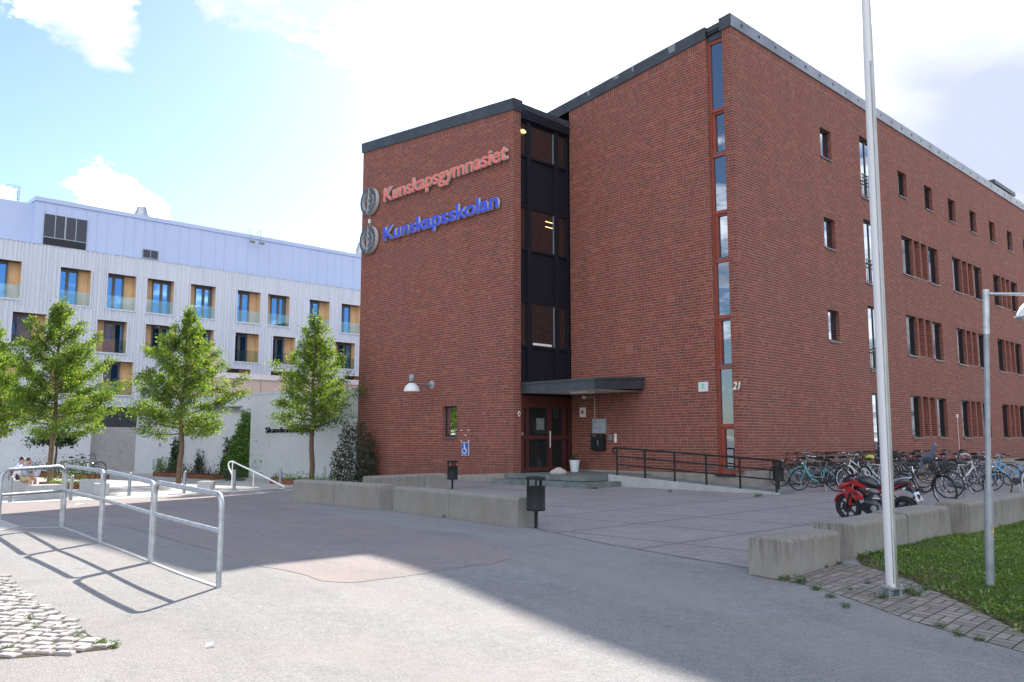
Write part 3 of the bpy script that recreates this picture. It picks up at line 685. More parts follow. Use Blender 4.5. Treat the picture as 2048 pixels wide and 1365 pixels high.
# --- dark railing of the ramp
def ramp_rail():
    o=empty('ramp_handrail',CB,AZ,'black three bar handrail along the entrance ramp','handrail'); x=-2.53; ys=[3.45-1.2*k for k in range(6)]
    for y in ys: 
        b=MB(); b.tube([(x,y,rz(y)-.03),(x,y,rz(y)+.98)],.034,8); b.build('post',BLACK,o,True)
    for h in (.42,.70):
        b=MB(); b.tube([(x,ys[0],rz(ys[0])+h),(x,ys[-1],rz(ys[-1])+h)],.023,8); b.build('rail',BLACK,o,True)
    b=MB(); top=[(x,ys[0]+.1,rz(ys[0])+.80),(x,ys[0]+.17,rz(ys[0])+.84),(x,ys[0]+.19,rz(ys[0])+.92),(x,ys[0]+.12,rz(ys[0])+.985),(x,ys[0],rz(ys[0])+.99),(x,ys[-1],rz(ys[-1])+.99),(x,ys[-1]-.14,rz(ys[-1])+.98),(x,ys[-1]-.2,rz(ys[-1])+.92),(x,ys[-1]-.17,rz(ys[-1])+.84),(x,ys[-1]-.07,rz(ys[-1])+.8)]
    b.tube(top,.030,8); b.build('handrail_tube',BLACK,o,True)
ramp_rail()
# ---------------------------------------------------------------- lettering
def text_mesh(body,size,ext,off=0.,shear=0.,bev=0):
    cu=bpy.data.curves.new('lettering','FONT'); cu.body=body; cu.size=size; cu.extrude=ext; cu.offset=off; cu.shear=shear; cu.resolution_u=4
    o=bpy.data.objects.new('lettering',cu); COL.objects.link(o); dg=bpy.context.evaluated_depsgraph_get(); dg.update()
    me=bpy.data.meshes.new_from_object(o.evaluated_get(dg)); bpy.data.objects.remove(o); bpy.data.curves.remove(cu); return me
def xmax(me): return max(v.co.x for v in me.vertices) if len(me.vertices) else 0
def letters(parent,body,size,width,ext,off,mats,M,name='letter',shear=0.):
    full=text_mesh(body,size,ext,off,shear); k=width/(xmax(full)-min(v.co.x for v in full.vertices))
    if body[:3]=='Kun': print('LETTER SCALE',body,k)
    x=0
    for i,ch in enumerate(body):
        me=text_mesh(ch,size,ext,off,shear); pre=text_mesh(body[:i+1],size,ext,off,shear); dx=xmax(pre)-xmax(me)
        me.materials.clear()
        for mt in mats: me.materials.append(mt)
        for p in me.polygons: p.material_index=0 if p.normal.z>.9 else 1 if len(mats)>1 else 0
        for v in me.vertices: v.co.x=(v.co.x+dx)*k
        for m_ in (full,): pass
        link(name,me,parent,M)
# wing wall frame: local x runs towards the near corner, local z out of the wall
def wallframe(P,s,z,d,left=True):
    o=Vector(P(s,z,d)); o1=Vector(P(s-1,z,d)); X=(o1-o).normalized(); Z=Vector((0,0,1)); N=(Vector(P(s,z,d-1))-o).normalized()
    M=Matrix.Identity(4)
    for i in range(3): M[i][0]=X[i]; M[i][1]=Z[i]; M[i][2]=N[i]; M[i][3]=o[i]
    return BW@M
REDL=simple('letter_salmon',(.70,.175,.125),.5,0,.05); BLUEL=simple('letter_blue',(.035,.075,.62),.45,0,.05); LSIDE=simple('letter_side_grey',(.56,.55,.53),.5,.1,.1); EMB=simple('emblem_slate',(.062,.082,.112),.5,.1,.1)
def sign(body,z,mat,label,s0,width,ez):
    M=wallframe(PA,s0,z,-.14)
    o=empty('letter_sign',M.translation,0,label,'sign'); o.matrix_world=M
    letters(o,body,.90,width,.055,.021,[mat,LSIDE],Matrix.Identity(4))
    # round emblem
    me=wallframe(PA,17.58,ez,-.16)@Matrix.Scale(.94,4); e=empty('round_emblem',me.translation,0,None,'emblem'); e.matrix_world=me; return e
def emblem_parts(e):
    b=MB(); n=40
    def ann(r0,r1,a0,a1,k,h0,h1):
        for i in range(k):
            A=[a0+(a1-a0)*(i+j)/k for j in (0,1)]
            q=[(r*math.cos(a),r*math.sin(a)) for a,r in ((A[0],r0),(A[0],r1),(A[1],r1),(A[1],r0))]
            B=[(x,y,h1) for x,y in q]; C=[(x,y,h0) for x,y in q]; b.poly(B,0); b.poly([C[1],C[2],B[2],B[1]],1); b.poly([C[0],B[0],B[3],C[3]],1)
            if i==0 and a1-a0<6.2: b.poly([C[0],C[1],B[1],B[0]],1)
            if i==k-1 and a1-a0<6.2: b.poly([C[2],C[3],B[3],B[2]],1)
    def bar(x0,x1,y0,y1,h0,h1): b.prism([(x0,y0),(x1,y0),(x1,y1),(x0,y1)],h0,h1,1,None,0)
    ann(.53,.70,0,2*PI,n,-.1,.1)
    ann(.26,.40,-PI/2+.1,PI/2,14,-.1,.09); ann(.23,.33,PI/2+.25,PI*.92,6,-.1,.09)
    bar(-.012,.07,.03,.60,-.1,.095); bar(-.10,-.018,-.62,.08,-.1,.095); bar(-.10,.07,.025,.085,-.1,.092)
    b.build('emblem_ring',[EMB,LSIDE],e)
    b=MB()
    for x0,x1,y0,y1 in ((.015,.045,.04,.70),(-.075,-.045,-.70,.07)): b.prism([(x0,y0),(x1,y0),(x1,y1),(x0,y1)],.09,.108)
    b.build('emblem_bar',LSIDE,e)
e1=sign('Kunskapsgymnasiet',12.66,REDL,'salmon red raised letters Kunskapsgymnasiet, upper line on the brick wing',16.46,8.38,12.93)
tag(e1,'upper grey ring emblem beside the salmon lettering'); e1['group']='ring emblems on the brick wing'
e2=sign('Kunskapsskolan',10.80,BLUEL,'bright blue raised letters Kunskapsskolan, lower line on the brick wing',16.44,7.85,11.06)
tag(e2,'lower grey ring emblem beside the blue lettering'); e2['group']='ring emblems on the brick wing'
for e in (e1,e2): emblem_parts(e)
def onwall(name,P,s,z,d,label,cat,build,group=None):
    M=wallframe(P,s,z,d); o=empty(name,M.translation,0,label,cat,group); o.matrix_world=M; build(o); return o
def bx(o,name,x0,x1,y0,y1,z0,z1,mat,bev=0):
    b=MB(); b.box(x0,x1,y0,y1,z0,z1); c=b.build(name,mat,o)
    if bev:
        m=c.modifiers.new('Bevel','BEVEL'); m.width=bev; m.segments=2
    return c
def cable(o):
    bx(o,'junction_box',-.06,.06,-.1,.1,0,.1,CREAM,.01); b=MB(); b.tube([(0,-.1,.03),(.02,-.55,.03)],.012,6); b.build('cable',CREAM,o); b=MB(); b.tube([(0,.1,.03),(-.02,.35,.03)],.012,6); b.build('cable',CREAM,o)
onwall('junction_box_with_cable',PA,17.72,12.0,-.0,'small white junction box between the two ring emblems','junction box',cable)
LAMPW=simple('lamp_shade_white',(.66,.68,.70),.35,0,.05)
def walllamp(o):
    b=MB(); b.lathe([(.0,0),(.19,0),(.19,.03),(.12,.05),(.0,.05)],20); b.build('wall_plate',GALV,o,True)
    b=MB(); b.tube([(0,0,.04),(0,.01,.45),(0,.01,1.0)],.038,10); b.build('arm',GALVD,o,True)
    T=Matrix.Translation((0,.02,1.06))@Matrix.Rotation(-PI/2,4,'X')
    b=MB(); b.lathe([(.11,-.20),(.125,-.18),(.125,.05),(.11,.08),(.0,.08)],18,T=T@Matrix.Rotation(PI,4,'X')@Matrix.Translation((0,0,-.16))); b.build('lamp_cap',GALVD,o,True)
    b=MB(); prof=[(.13,.0),(.20,-.05),(.27,-.13),(.31,-.22),(.325,-.30),(.335,-.31),(.335,-.34),(.31,-.34),(.29,-.22),(.12,-.05)]
    b.lathe([(r,z) for r,z in prof],24,T=Matrix.Translation((0,.02,1.06))@Matrix.Rotation(-PI/2,4,'X'),cap=False); b.build('lamp_shade',LAMPW,o,True)
onwall('wall_lamp',PA,12.86,3.93,0.,'white dome lamp on a grey arm above the small wing window','wall lamp',walllamp)
SBLUE=simple('sign_blue',(.012,.10,.42),.5,0,.04)
def wheel_sign(o):
    bx(o,'sign_rim',-.225,.225,-.27,.27,.01,.025,WHITEP); bx(o,'sign_plate',-.205,.205,-.25,.25,.025,.035,SBLUE)
    b=MB(); T=Matrix.Translation((0,0,0)); h0,h1=.036,.041
    def disc(cx,cy,r,n=14): b.prism([(cx+r*math.cos(2*PI*i/n),cy+r*math.sin(2*PI*i/n)) for i in range(n)],h0,h1)
    def stroke(p,q,w):
        p,q=Vector((*p,0)),Vector((*q,0)); d=(q-p).normalized(); n=Vector((-d.y,d.x,0))*w; b.prism([(p+n)[:2],(p-n)[:2],(q-n)[:2],(q+n)[:2]],h0,h1)
    disc(-.06,.285,.045); stroke((-.06,.24),(-.03,-.04),.03); stroke((-.05,.10),(.07,.10),.022); stroke((-.04,-.02),(.09,-.02),.028); stroke((.08,-.01),(.15,-.2),.025); stroke((.13,-.2),(.2,-.17),.02)
    N=16
    for i in range(N-3):
        a=PI*.72+2*PI*i/N*.88; a2=a+2*PI/N*.88; q=[(r*math.cos(t)-.035,r*math.sin(t)-.12) for t,r in ((a,.155),(a,.20),(a2,.20),(a2,.155))]; b.prism(q,h0,h1)
    b.build('wheelchair_symbol',WHITEP,o,False,Matrix.Diagonal((.66,.66,1,1)))
onwall('accessibility_sign',PA,10.63,1.25,0,'blue wheelchair sign low on the brick wing','sign',wheel_sign)
def number(o):
    letters(o,'21',.36,.30,.012,.006,[WHITEP],Matrix.Identity(4),name='numeral',shear=.25)
onwall('house_number',PB,.345,3.33,-.014,'white italic house number 21 beside the red window strip','house number',number)
GREENL=simple('sign_green',(.16,.55,.20),.6,0,.05); SIGNW=simple('sign_white',(.60,.62,.68),.5,0,.04)
def greensign(o):
    bx(o,'sign_plate',0,.40,0,.34,.01,.03,SIGNW)
    b=MB(); n=14
    for k,(r0,r1,a0,a1) in enumerate(((.045,.085,.4,5.6),(.0,.045,-.4,2.2))):
        for i in range(n):
            A=a0+(a1-a0)*i/n; B=a0+(a1-a0)*(i+1)/n; b.prism([(.2+r*math.cos(t),.20+r*math.sin(t)) for t,r in ((A,r0+.001),(A,r1),(B,r1),(B,r0+.001))],.03,.034)
    b.build('green_symbol',GREENL,o); bx(o,'caption_line',.1,.3,.07,.085,.03,.033,GREENL)
onwall('wall_sign',PB,1.72,3.31,0,'small square white sign with a green round symbol','sign',greensign)
def dirboard(o):
    bx(o,'sign_plate',0,.64,0,.56,.02,.04,simple('board_grey',(.42,.47,.50),.4,.2,.05)); bx(o,'side_rail',-.03,0,-.02,.58,.0,.06,GALV); bx(o,'side_rail',.64,.685,-.02,.60,.0,.07,GALV)
    for body,y,c,w in (('Kunskapsgymnasiet',.425,REDL,.40),('Uppsala',.335,REDL,.14),('Kunskapsskolan',.185,BLUEL,.37),('Uppsala',.085,BLUEL,.14)):
        me=text_mesh(body,.06,.001); k=w/xmax(me); me.materials.clear(); me.materials.append(c)
        for v in me.vertices: v.co.x=v.co.x*k+(.14 if w>.2 else .25); v.co.y+=y; v.co.z+=.043
        link('text_line',me,o)
    b=MB()
    for y in (.45,.21): b.torus(.03,.008,16,6,T=Matrix.Translation((.08,y,.045))@Matrix.Rotation(PI/2,4,'X'))
    b.build('small_emblem',EMB,o)
onwall('direction_board',PB,6.66,1.87,0,'grey school name board in two metal side rails above the mailbox','sign board',dirboard)
def mailbox(o):
    bx(o,'mailbox_body',0,.60,0,.62,.0,.24,BLACK,.02); bx(o,'mail_flap',.03,.57,.47,.52,.24,.26,FRAMED); bx(o,'mail_label',.13,.29,.55,.585,.24,.246,GALV); bx(o,'mail_lock',.36,.395,.18,.40,.24,.247,GALV)
onwall('mailbox',PB,6.63,1.2,0,'black mailbox on the brick wall under the name board','mailbox',mailbox)
onwall('intercom',PB,5.87,1.58,0,'small grey intercom panel right of the mailbox','intercom',lambda o:(bx(o,'panel',0,.14,0,.24,.0,.05,GALVD,.01),bx(o,'call_button',.05,.09,.15,.19,.05,.06,BLACK)))
onwall('card_reader',PB,5.60,1.50,0,'cream upright card reader between intercom and ramp handrail','card reader',lambda o:(bx(o,'reader_case',0,.11,0,.34,.0,.05,CREAM,.01),bx(o,'reader_window',.03,.08,.2,.28,.05,.054,simple('reader_window',(.3,.42,.25),.4))))
def firebox(o):
    bx(o,'box_case',0,.30,0,.38,0,.05,CREAM,.008); bx(o,'orange_pane',.085,.215,.12,.27,.05,.058,simple('pane_orange',(.40,.12,.045),.4))
onwall('alarm_button_box',PB,7.36,2.52,0,'cream wall box with an orange square left of the name board','wall box',firebox)
def cabl(o):
    bx(o,'sensor',-.06,.06,-.06,.06,0,.12,CREAM,.01); b=MB(); b.tube([(.06,.0,.02),(.5,.0,.02),(.52,-.02,.02),(.52,-.85,.02)],.010,6); b.build('cable',CREAM,o)
onwall('motion_sensor',PB,7.1,3.30,0,'small white sensor under the canopy with a thin cable','sensor',cabl)
def warn(o):
    b=MB(); b.prism([(0,-.12),(.08,0),(0,.12),(-.08,0)],0,.02); b.build('sign_rim',WHITEP,o); b=MB(); b.prism([(0,-.06),(.04,0),(0,.06),(-.04,0)],.02,.025); b.build('sign_centre',BLACK,o)
def onside(name,s,z,label,cat,build):
    o_=Vector(PS(s,z,0)); M=Matrix(((1,0,0,o_.x),(0,0,-1,o_.y-.002),(0,1,0,o_.z),(0,0,0,1))); M=BW@M; o=empty(name,M.translation,0,label,cat); o.matrix_world=M; build(o)
onside('wall_plaque',-3.0,2.6,'tiny white diamond plaque on the dark corner by the door','plaque',warn)
def screws(o):
    b=MB()
    for x,y in ((-.27,.42),(.2,.42),(.0,.22),(-.27,0),(.2,0)): b.lathe([(.0,0),(.03,0),(.028,.015),(0,.02)],8,T=Matrix.Translation((x,y,0)))
    b.build('filler_dot',WHITEP,o)
onwall('filled_screw_holes',PA,10.63,1.57,0,'five white filled screw holes above the wheelchair sign','wall mark',screws)
def rod(o):
    b=MB(); b.tube([(0,-1.9,.04),(0,0,.04)],.012,6); b.build('downlead',CREAM,o); bx(o,'rod_clamp',-.05,.05,-.02,.16,0,.07,CREAM,.01)
def onC(name,s,z,label,cat,build):
    o_=Vector(PC(s,z,0)); M=Matrix(((1,0,0,o_.x),(0,0,-1,o_.y-.002),(0,1,0,o_.z),(0,0,0,1))); M=BW@M; o=empty(name,M.translation,0,label,cat); o.matrix_world=M; build(o)
onC('lightning_conductor',20.6,2.75,'thin pale conductor rod on the long facade behind the bicycles','conductor rod',rod)
# things on the entrance platform
def pot():
    p=toB(-.72,7.05,.36); o=empty('plant_pot',p,0,'white conical plant pot beside the red entrance door','plant pot')
    b=MB(); b.lathe([(.15,0),(.155,.01),(.205,.42),(.215,.42),(.215,.46),(.195,.46),(.185,.40),(.0,.40)],24,cap=False); b.build('pot',simple('pot_white',(.66,.70,.74),.4,0,.04),o,True)
    leaf_obj('foliage',[(rng.gauss(0,.07),rng.gauss(0,.07),.47+abs(rng.gauss(0,.07))) for _ in range(120)],.09,LEAFD,o,1)
def leaf_mesh(name,pts,size,mat,seed,elong=.5,up=.3):
    P=np.array(pts,dtype=float); n=len(P); r=np.random.RandomState(seed)
    d=r.normal(size=(n,3)); d[:,2]-=.35; d/=np.linalg.norm(d,axis=1)[:,None]
    k=r.normal(size=(n,3)); k[:,2]+=up*3; w=np.cross(d,k); w/=np.linalg.norm(w,axis=1)[:,None]+1e-9
    s=(size*r.uniform(.6,1.3,n))[:,None]; L=d*s; W=w*s*elong*.5; nrm=np.cross(d,w)*s*.10
    V=np.stack([P,P+L*.45+W+nrm,P+L,P+L*.45-W+nrm],1).reshape(-1,3)
    me=bpy.data.meshes.new(name); me.vertices.add(4*n); me.vertices.foreach_set('co',V.ravel()); me.loops.add(4*n); me.loops.foreach_set('vertex_index',np.arange(4*n,dtype=np.int32))
    me.polygons.add(n); me.polygons.foreach_set('loop_start',np.arange(0,4*n,4,dtype=np.int32)); me.polygons.foreach_set('loop_total',np.full(n,4,dtype=np.int32))
    me.materials.append(mat); me.update(calc_edges=True); me.validate(); return me
def leaf_obj(name,pts,size,mat,parent=None,seed=0,elong=.5,up=.3): return link(name,leaf_mesh(name,pts,size,mat,seed,elong,up),parent)
pot()
def rockf():
    bm=bmesh.new(); bmesh.ops.create_icosphere(bm,subdivisions=3,radius=1)
    for v in bm.verts:
        n=math.sin(v.co.x*4+1)*.07+math.sin(v.co.y*5+2)*.07+math.sin(v.co.z*6)*.05; v.co*=1+n; v.co.x*=.30; v.co.y*=.24; v.co.z=max(v.co.z,-.25)*.20
    me=bpy.data.meshes.new('door_stone'); bm.to_mesh(me); bm.free(); me.materials.append(STONEW)
    for p in me.polygons: p.use_smooth=True
    o=link('door_stone',me); o.location=toB(-3.25,5.55,.41); tag(o,'rough pale stone lying on the entrance platform edge','stone')
rockf()
# ---------------------------------------------------------------- white clinic building behind the trees
WO=Vector((-28.513,62,0)); WH=empty('white_clinic',WO,AZ,'white ribbed clinic building with tan window niches and a smooth top storey','clinic building')
PW=lambda s,z,d:(s,d,z)
niche=[]   # s0,s1,z0,z1,side of pane (L/R)
for s,side in ((-9.6,'L'),(-5.1,'L'),(-1.9,'L'),(.95,'R'),(4.3,'R'),(8.2,'L'),(10.9,'R'),(14.85,'L'),(18.1,'L'),(22.5,'R')): niche.append((s,s+2.05,11.24,13.86,side))
for s,side in ((-7.9,'L'),(-2.45,'R'),(1.0,'R'),(4.25,'R'),(8.15,'L'),(11.5,'L'),(14.6,'R'),(17.55,'R')): niche.append((s,s+2.1,7.98,10.34,side))
for s,side in ((-9.4,'L'),(-5.4,'R'),(-1.85,'L'),(2.9,'R'),(7.5,'L'),(11.4,'L'),(15.2,'R'),(18.6,'L')): niche.append((s,s+2.1,4.9,7.36,side))
def clinic():
    b=MB(); s0,s1,z0,z1=-30,42,4.0,15.3
    ss=sorted({s0,s1}|{x for n in niche for x in n[:2]}); zs=sorted({z0,z1}|{x for n in niche for x in n[2:4]})
    for i in range(len(ss)-1):
        for j in range(len(zs)-1):
            a,c,zl,zh=ss[i],ss[i+1],zs[j],zs[j+1]
            if any(n[0]<(a+c)/2<n[1] and n[2]<(zl+zh)/2<n[3] for n in niche): continue
            b.poly([PW(a,zl,0),PW(c,zl,0),PW(c,zh,0),PW(a,zh,0)])
    r=random.Random(5); s=s0
    while s<s1:
        w=r.choice((.07,.07,.09,.14)); ivs=[(z0,z1)]
        for n in niche:
            if n[0]-.10<s+w and s<n[1]+.10:
                nv=[]
                for a,c in ivs:
                    if n[2]-.12<=a and n[3]+.1>=c: continue
                    if n[2]-.12>a and n[2]-.12<c: nv.append((a,n[2]-.12))
                    if n[3]+.1<c and n[3]+.1>a: nv.append((n[3]+.1,c))
                    if n[3]+.1<=a or n[2]-.12>=c: nv.append((a,c))
                ivs=nv
        for a,c in ivs:
            i=b.pts([PW(s,a,0),PW(s+.015,a,-.075),PW(s+w-.015,a,-.075),PW(s+w,a,0),PW(s,c,0),PW(s+.015,c,-.075),PW(s+w-.015,c,-.075),PW(s+w,c,0)])
            b.face((i,i+1,i+5,i+4)); b.face((i+1,i+2,i+6,i+5)); b.face((i+2,i+3,i+7,i+6)); b.face((i+4,i+5,i+6,i+7))
        s+=w+r.choice((.10,.13,.13,.2,.26))
    for z in (4.0,15.3): b.poly([PW(s0,z,-.08),PW(s1,z,-.08),PW(s1,z,14),PW(s0,z,14)])
    b.poly([PW(s0,z0,0),PW(s0,z1,0),PW(s0,z1,14),PW(s0,z0,14)])
    b.build('ribbed_facade',CLAD,WH)
    b=MB()
    for z in (10.9,7.6):
        pbox(b,PW,s0,s1,z-.012,z+.012,-.003,.01)
    b.build('panel_joint',CLAD2,WH)
    for n in niche:
        a,c,zl,zh,side=n; dp=.75; o=MB()
        # niche lining in timber panels
        for q in (((a,zl,0),(a,zh,0),(a,zh,dp),(a,zl,dp)),((c,zl,0),(c,zh,0),(c,zh,dp),(c,zl,dp)),((a,zl,dp),(c,zl,dp),(c,zh,dp),(a,zh,dp))): o.poly([PW(*p) for p in q],0)
        o.poly([PW(a,zh,0),PW(c,zh,0),PW(c,zh,dp),PW(a,zh,dp)],1); o.poly([PW(a,zl,0),PW(c,zl,0),PW(c,zl,dp),PW(a,zl,dp)],1)
        for x0,x1,q0,q1 in ((a-.09,a,zl-.1,zh+.08),(c,c+.09,zl-.1,zh+.08)): pbox(o,PW,x0,x1,q0,q1,-.10,.0,2)
        pbox(o,PW,a,c,zl-.1,zl,-.10,0,2); pbox(o,PW,a,c,zh,zh+.08,-.10,0,2)
        w=o.build('window',[TAN,BROWN,CLAD],WH)
        if side=='L': p0,p1=a+.05,a+1.25
        else: p0,p1=c-1.32,c-.12
        f=MB(); d=.62
        pbox(f,PW,p0-.05,p0,zl+.02,zh-.1,d-.04,d+.1); pbox(f,PW,p1,p1+.12,zl+.02,zh-.1,d-.04,d+.1); pbox(f,PW,(p0+p1)/2-.10,(p0+p1)/2+.10,zl+.02,zh-.2,d-.04,d+.1); pbox(f,PW,p0-.05,p1+.12,zh-.2,zh-.002,d-.04,d+.1)
        f.build('frame',BROWN,w)
        k=MB(); k.poly([PW(p0,zl+.02,d+.02),PW(p1,zl+.02,d+.02),PW(p1,zh-.2,d+.02),PW(p0,zh-.2,d+.02)]); k.build('pane',GLASSB,w)
        k=MB(); k.poly([PW(a+.01,zl,-.03),PW(c-.01,zl,-.03),PW(c-.01,zl+.98,-.03),PW(a+.01,zl+.98,-.03)]); k.build('glass_balustrade',CLEAR,w)
    # smooth top storey
    b=MB(); t0,t1=-6.85,45
    b.poly([PW(t0,15.3,.35),PW(t1,15.3,.35),PW(t1,18.45,.35),PW(t0,18.45,.35)]); b.poly([PW(t0,15.3,.35),PW(t0,15.3,16),PW(t0,18.45,16),PW(t0,18.45,.35)])
    pbox(b,PW,t0-.08,t1,18.45,18.75,.25,16)
    s=t0+.6; r=random.Random(8)
    while s<t1:
        w=.03; pbox(b,PW,s,s+w,15.3,18.449,.318,.349); s+=r.choice((.75,1.0,1.2))
    y=1.5
    while y<15: b.box(t0-.03,t0-.001,y,y+.03,15.3,18.44); y+=1.1
    b.build('top_storey',CLAD2,WH)
    b=MB(); pbox(b,PW,.65,1.75,15.5,16.1,.27,.34); lv2=b.build('louvre_window',LOUV,WH)
    b=MB(); pbox(b,PW,1.17,1.22,15.5,16.1,.25,.269); pbox(b,PW,.6,.65,15.45,16.15,.25,.33); pbox(b,PW,1.75,1.8,15.45,16.15,.25,.33); pbox(b,PW,.65,1.75,16.1,16.15,.25,.33); pbox(b,PW,.65,1.75,15.45,15.5,.25,.33); b.build('louvre_frame',GALV,lv2)
    b=MB(); pbox(b,PW,-6.25,-3.45,15.95,17.6,.27,.34); lv=b.build('louvre_window',LOUV,WH)
    b=MB(); pbox(b,PW,-6.25,-3.45,15.32,15.93,.24,.33); b.build('vent_slot',RUBB,lv)
    b=MB()
    for s in (-5.58,-4.93,-4.88,-4.2): pbox(b,PW,s,s+.06,15.95,17.6,.24,.269)
    pbox(b,PW,-6.3,-3.4,15.9,15.955,.23,.268); pbox(b,PW,-3.45,-3.4,15.3,17.65,.23,.33); b.build('louvre_frame',GALV,lv)
    for s,y in ((1.55,3.5),(21.3,1.6)):
        b=MB(); b.lathe([(.55,0),(.62,.5),(.64,.75),(.60,.9),(.42,1.35),(.40,1.5),(.1,1.5)],20,T=Matrix.Translation((s,y,18.72))); b.build('roof_vent',GALV,WH,True)
    for s in (9.1,9.95):
        b=MB(); b.tube([(s,.3,18.75),(s,.3,19.15),(s,-.25,19.15)],.02,6); b.tube([(s,-.2,19.15),(s,-.25,18.1)],.02,6); b.lathe([(.0,0),(.12,0),(.14,.4),(.0,.42)],10,T=Matrix.Translation((s-.1,-.3,18.05))@Matrix.Rotation(PI/2,4,'Y')); b.build('camera_bracket',GALVD,WH,True)
    # roof access ladder with hoop cage at the end wall
    b=MB(); X,Y=-7.2,3.6
    for y in (Y,Y+.45): b.tube([(X,y,15.3),(X,y,20.1)],.028,6)
    for k in range(15): b.tube([(X,Y,15.6+.3*k),(X,Y+.45,15.6+.3*k)],.014,5)
    for z in (17.2,18.3,19.2,20.1): b.tube([(X,Y,z)]+[(X-.45+.45*math.cos(t)-.0,Y+.225-.42*math.sin(t),z) for t in [PI*.5+PI*(k/10)*1.0-PI*.0 for k in range(0)]]+[(X-.35,Y-.12,z),(X-.75,Y+.05,z),(X-.8,Y+.4,z),(X-.35,Y+.57,z),(X,Y+.45,z)],.018,5)
    for x,y in ((-.35,-.12),(-.75,.05),(-.8,.4),(-.35,.57)): b.tube([(X+x,Y+y,17.2),(X+x,Y+y,20.1)],.014,5)
    b.build('roof_ladder',GALVD,WH)
    b=MB(); b.box(-29,41,.5,12,-.5,4.0); b.build('undercroft',LOUV,WH)
    b=MB(); b.box(-29.5,41.5,.9,14,4.02,18.3); b.build('core_wall',CLAD2,WH)
clinic()
def lowbox(name,corners,z0,z1,mat,label,cat,extra=None):
    b=MB(); b.prism([c[:2] for c in corners],z0,z1); o=b.build(name,mat); return tag(o,label,cat)
# beige annex in front of the clinic
def annex():
    p=atd(431,745,53); o=empty('beige_annex',(p.x,p.y,-.3),AZ,'low beige panelled annex with a pale roof edge in front of the clinic','annex')
    b=MB(); b.box(0,26,0,8,0,5.85); s=1.2
    b.build('wall',BEIGE,o); b=MB(); 
    while s<26: b.box(s,s+.04,-.012,-.001,0,5.84); s+=1.9
    b.build('panel_joint',simple('joint_brown',(.27,.22,.20),.6),o); b=MB(); b.box(-.1,26.1,-.12,8.1,5.851,6.2); b.build('roof_edge',simple('roof_edge_pale',(.62,.60,.64),.5),o)
    b=MB(); b.box(-.75,-.15,.2,.8,3.0,7.4); b.box(.0,.55,.8,1.4,6.2,7.3); b.lathe([(.22,0),(.2,.1),(.1,.14),(.1,.3),(.22,.34),(.24,.5),(.05,.6)],12,T=Matrix.Translation((.25,1.1,7.3))); b.build('chimney',BEIGE,o)
annex()
# white brick garden wall
WA_=gp(268,947); WB_=gp(770,962)
def whitewall():
    d=(WB_-WA_); L=d.length; a=math.atan2(d.y,d.x); o=empty('white_garden_wall',(WA_.x,WA_.y,-.35),a,'tall white brick garden wall with dark raised letters','garden wall')
    b=MB(); b.box(0,L+4,0,.35,0,4.2,); b.build('wall',WWALL,o)
    # two overlapping wall leaves step forward towards the brick school
    uL=10.15
    b=MB(); b.box(uL,L+4,-.42,-.002,0,4.3); b.build('wall',WWALL,o)
    b=MB(); b.box(.2,uL,-.03,.38,4.2,4.26); b.box(uL-.02,L+4,-.45,.38,4.3,4.36); b.build('wall_coping',CLAD2,o)
    b=MB()
    for x,z in ((2.2,1.6),): b.box(x,x+.12,-.03,-.001,z,z+.18)
    b.box(3.1,3.3,-.03,-.001,.45,1.0); b.build('wall_outlet',GALVD,o)
    M=Matrix.Translation((uL+1.15,-.46,2.32))@Matrix.Rotation(PI/2,4,'X')
    letters(o,'Skandionkliniken',.40,3.3,.03,.0,[BLACK],M)
    b=MB(); k=6.9
    for i in range(12): b.box(k+.17*i,k+.03+.17*i,-.09,-.004,3.5,3.72)
    b.box(k-.05,k+2.1,-.1,-.003,3.70,3.75); b.box(k-.05,k+2.1,-.1,-.003,3.47,3.52); b.build('trellis_bracket',GALVD,o)
    return o,a
WWo,WWa=whitewall()
def leftwall():
    # passage and wall to the left of it
    P0=gp(178,944); P1=gp(-260,946); d=(P1-P0); L=d.length; a=math.atan2(d.y,d.x)
    o=empty('white_side_wall',(P0.x,P0.y,-.35),a,'white side wall left of the dark passage, behind the bicycles','garden wall')
    b=MB(); b.box(0,L,-.35,0,0,3.6); b.box(0,L,-.38,.03,3.6,3.66); b.build('wall',WWALL,o)
    o2=empty('passage_wall',(P0.x,P0.y,-.35),AZ,'grey concrete passage wall in the shade under the clinic','passage wall')
    b=MB(); b.box(.02,9.6,.3,.6,0,2.75); b.build('wall',concrete('passage_concrete',(.40,.41,.42),False),o2)
    b=MB(); b.box(5.6,6.6,.26,.299,0,2.4); b.build('steel_door',GALVD,o2)
leftwall()
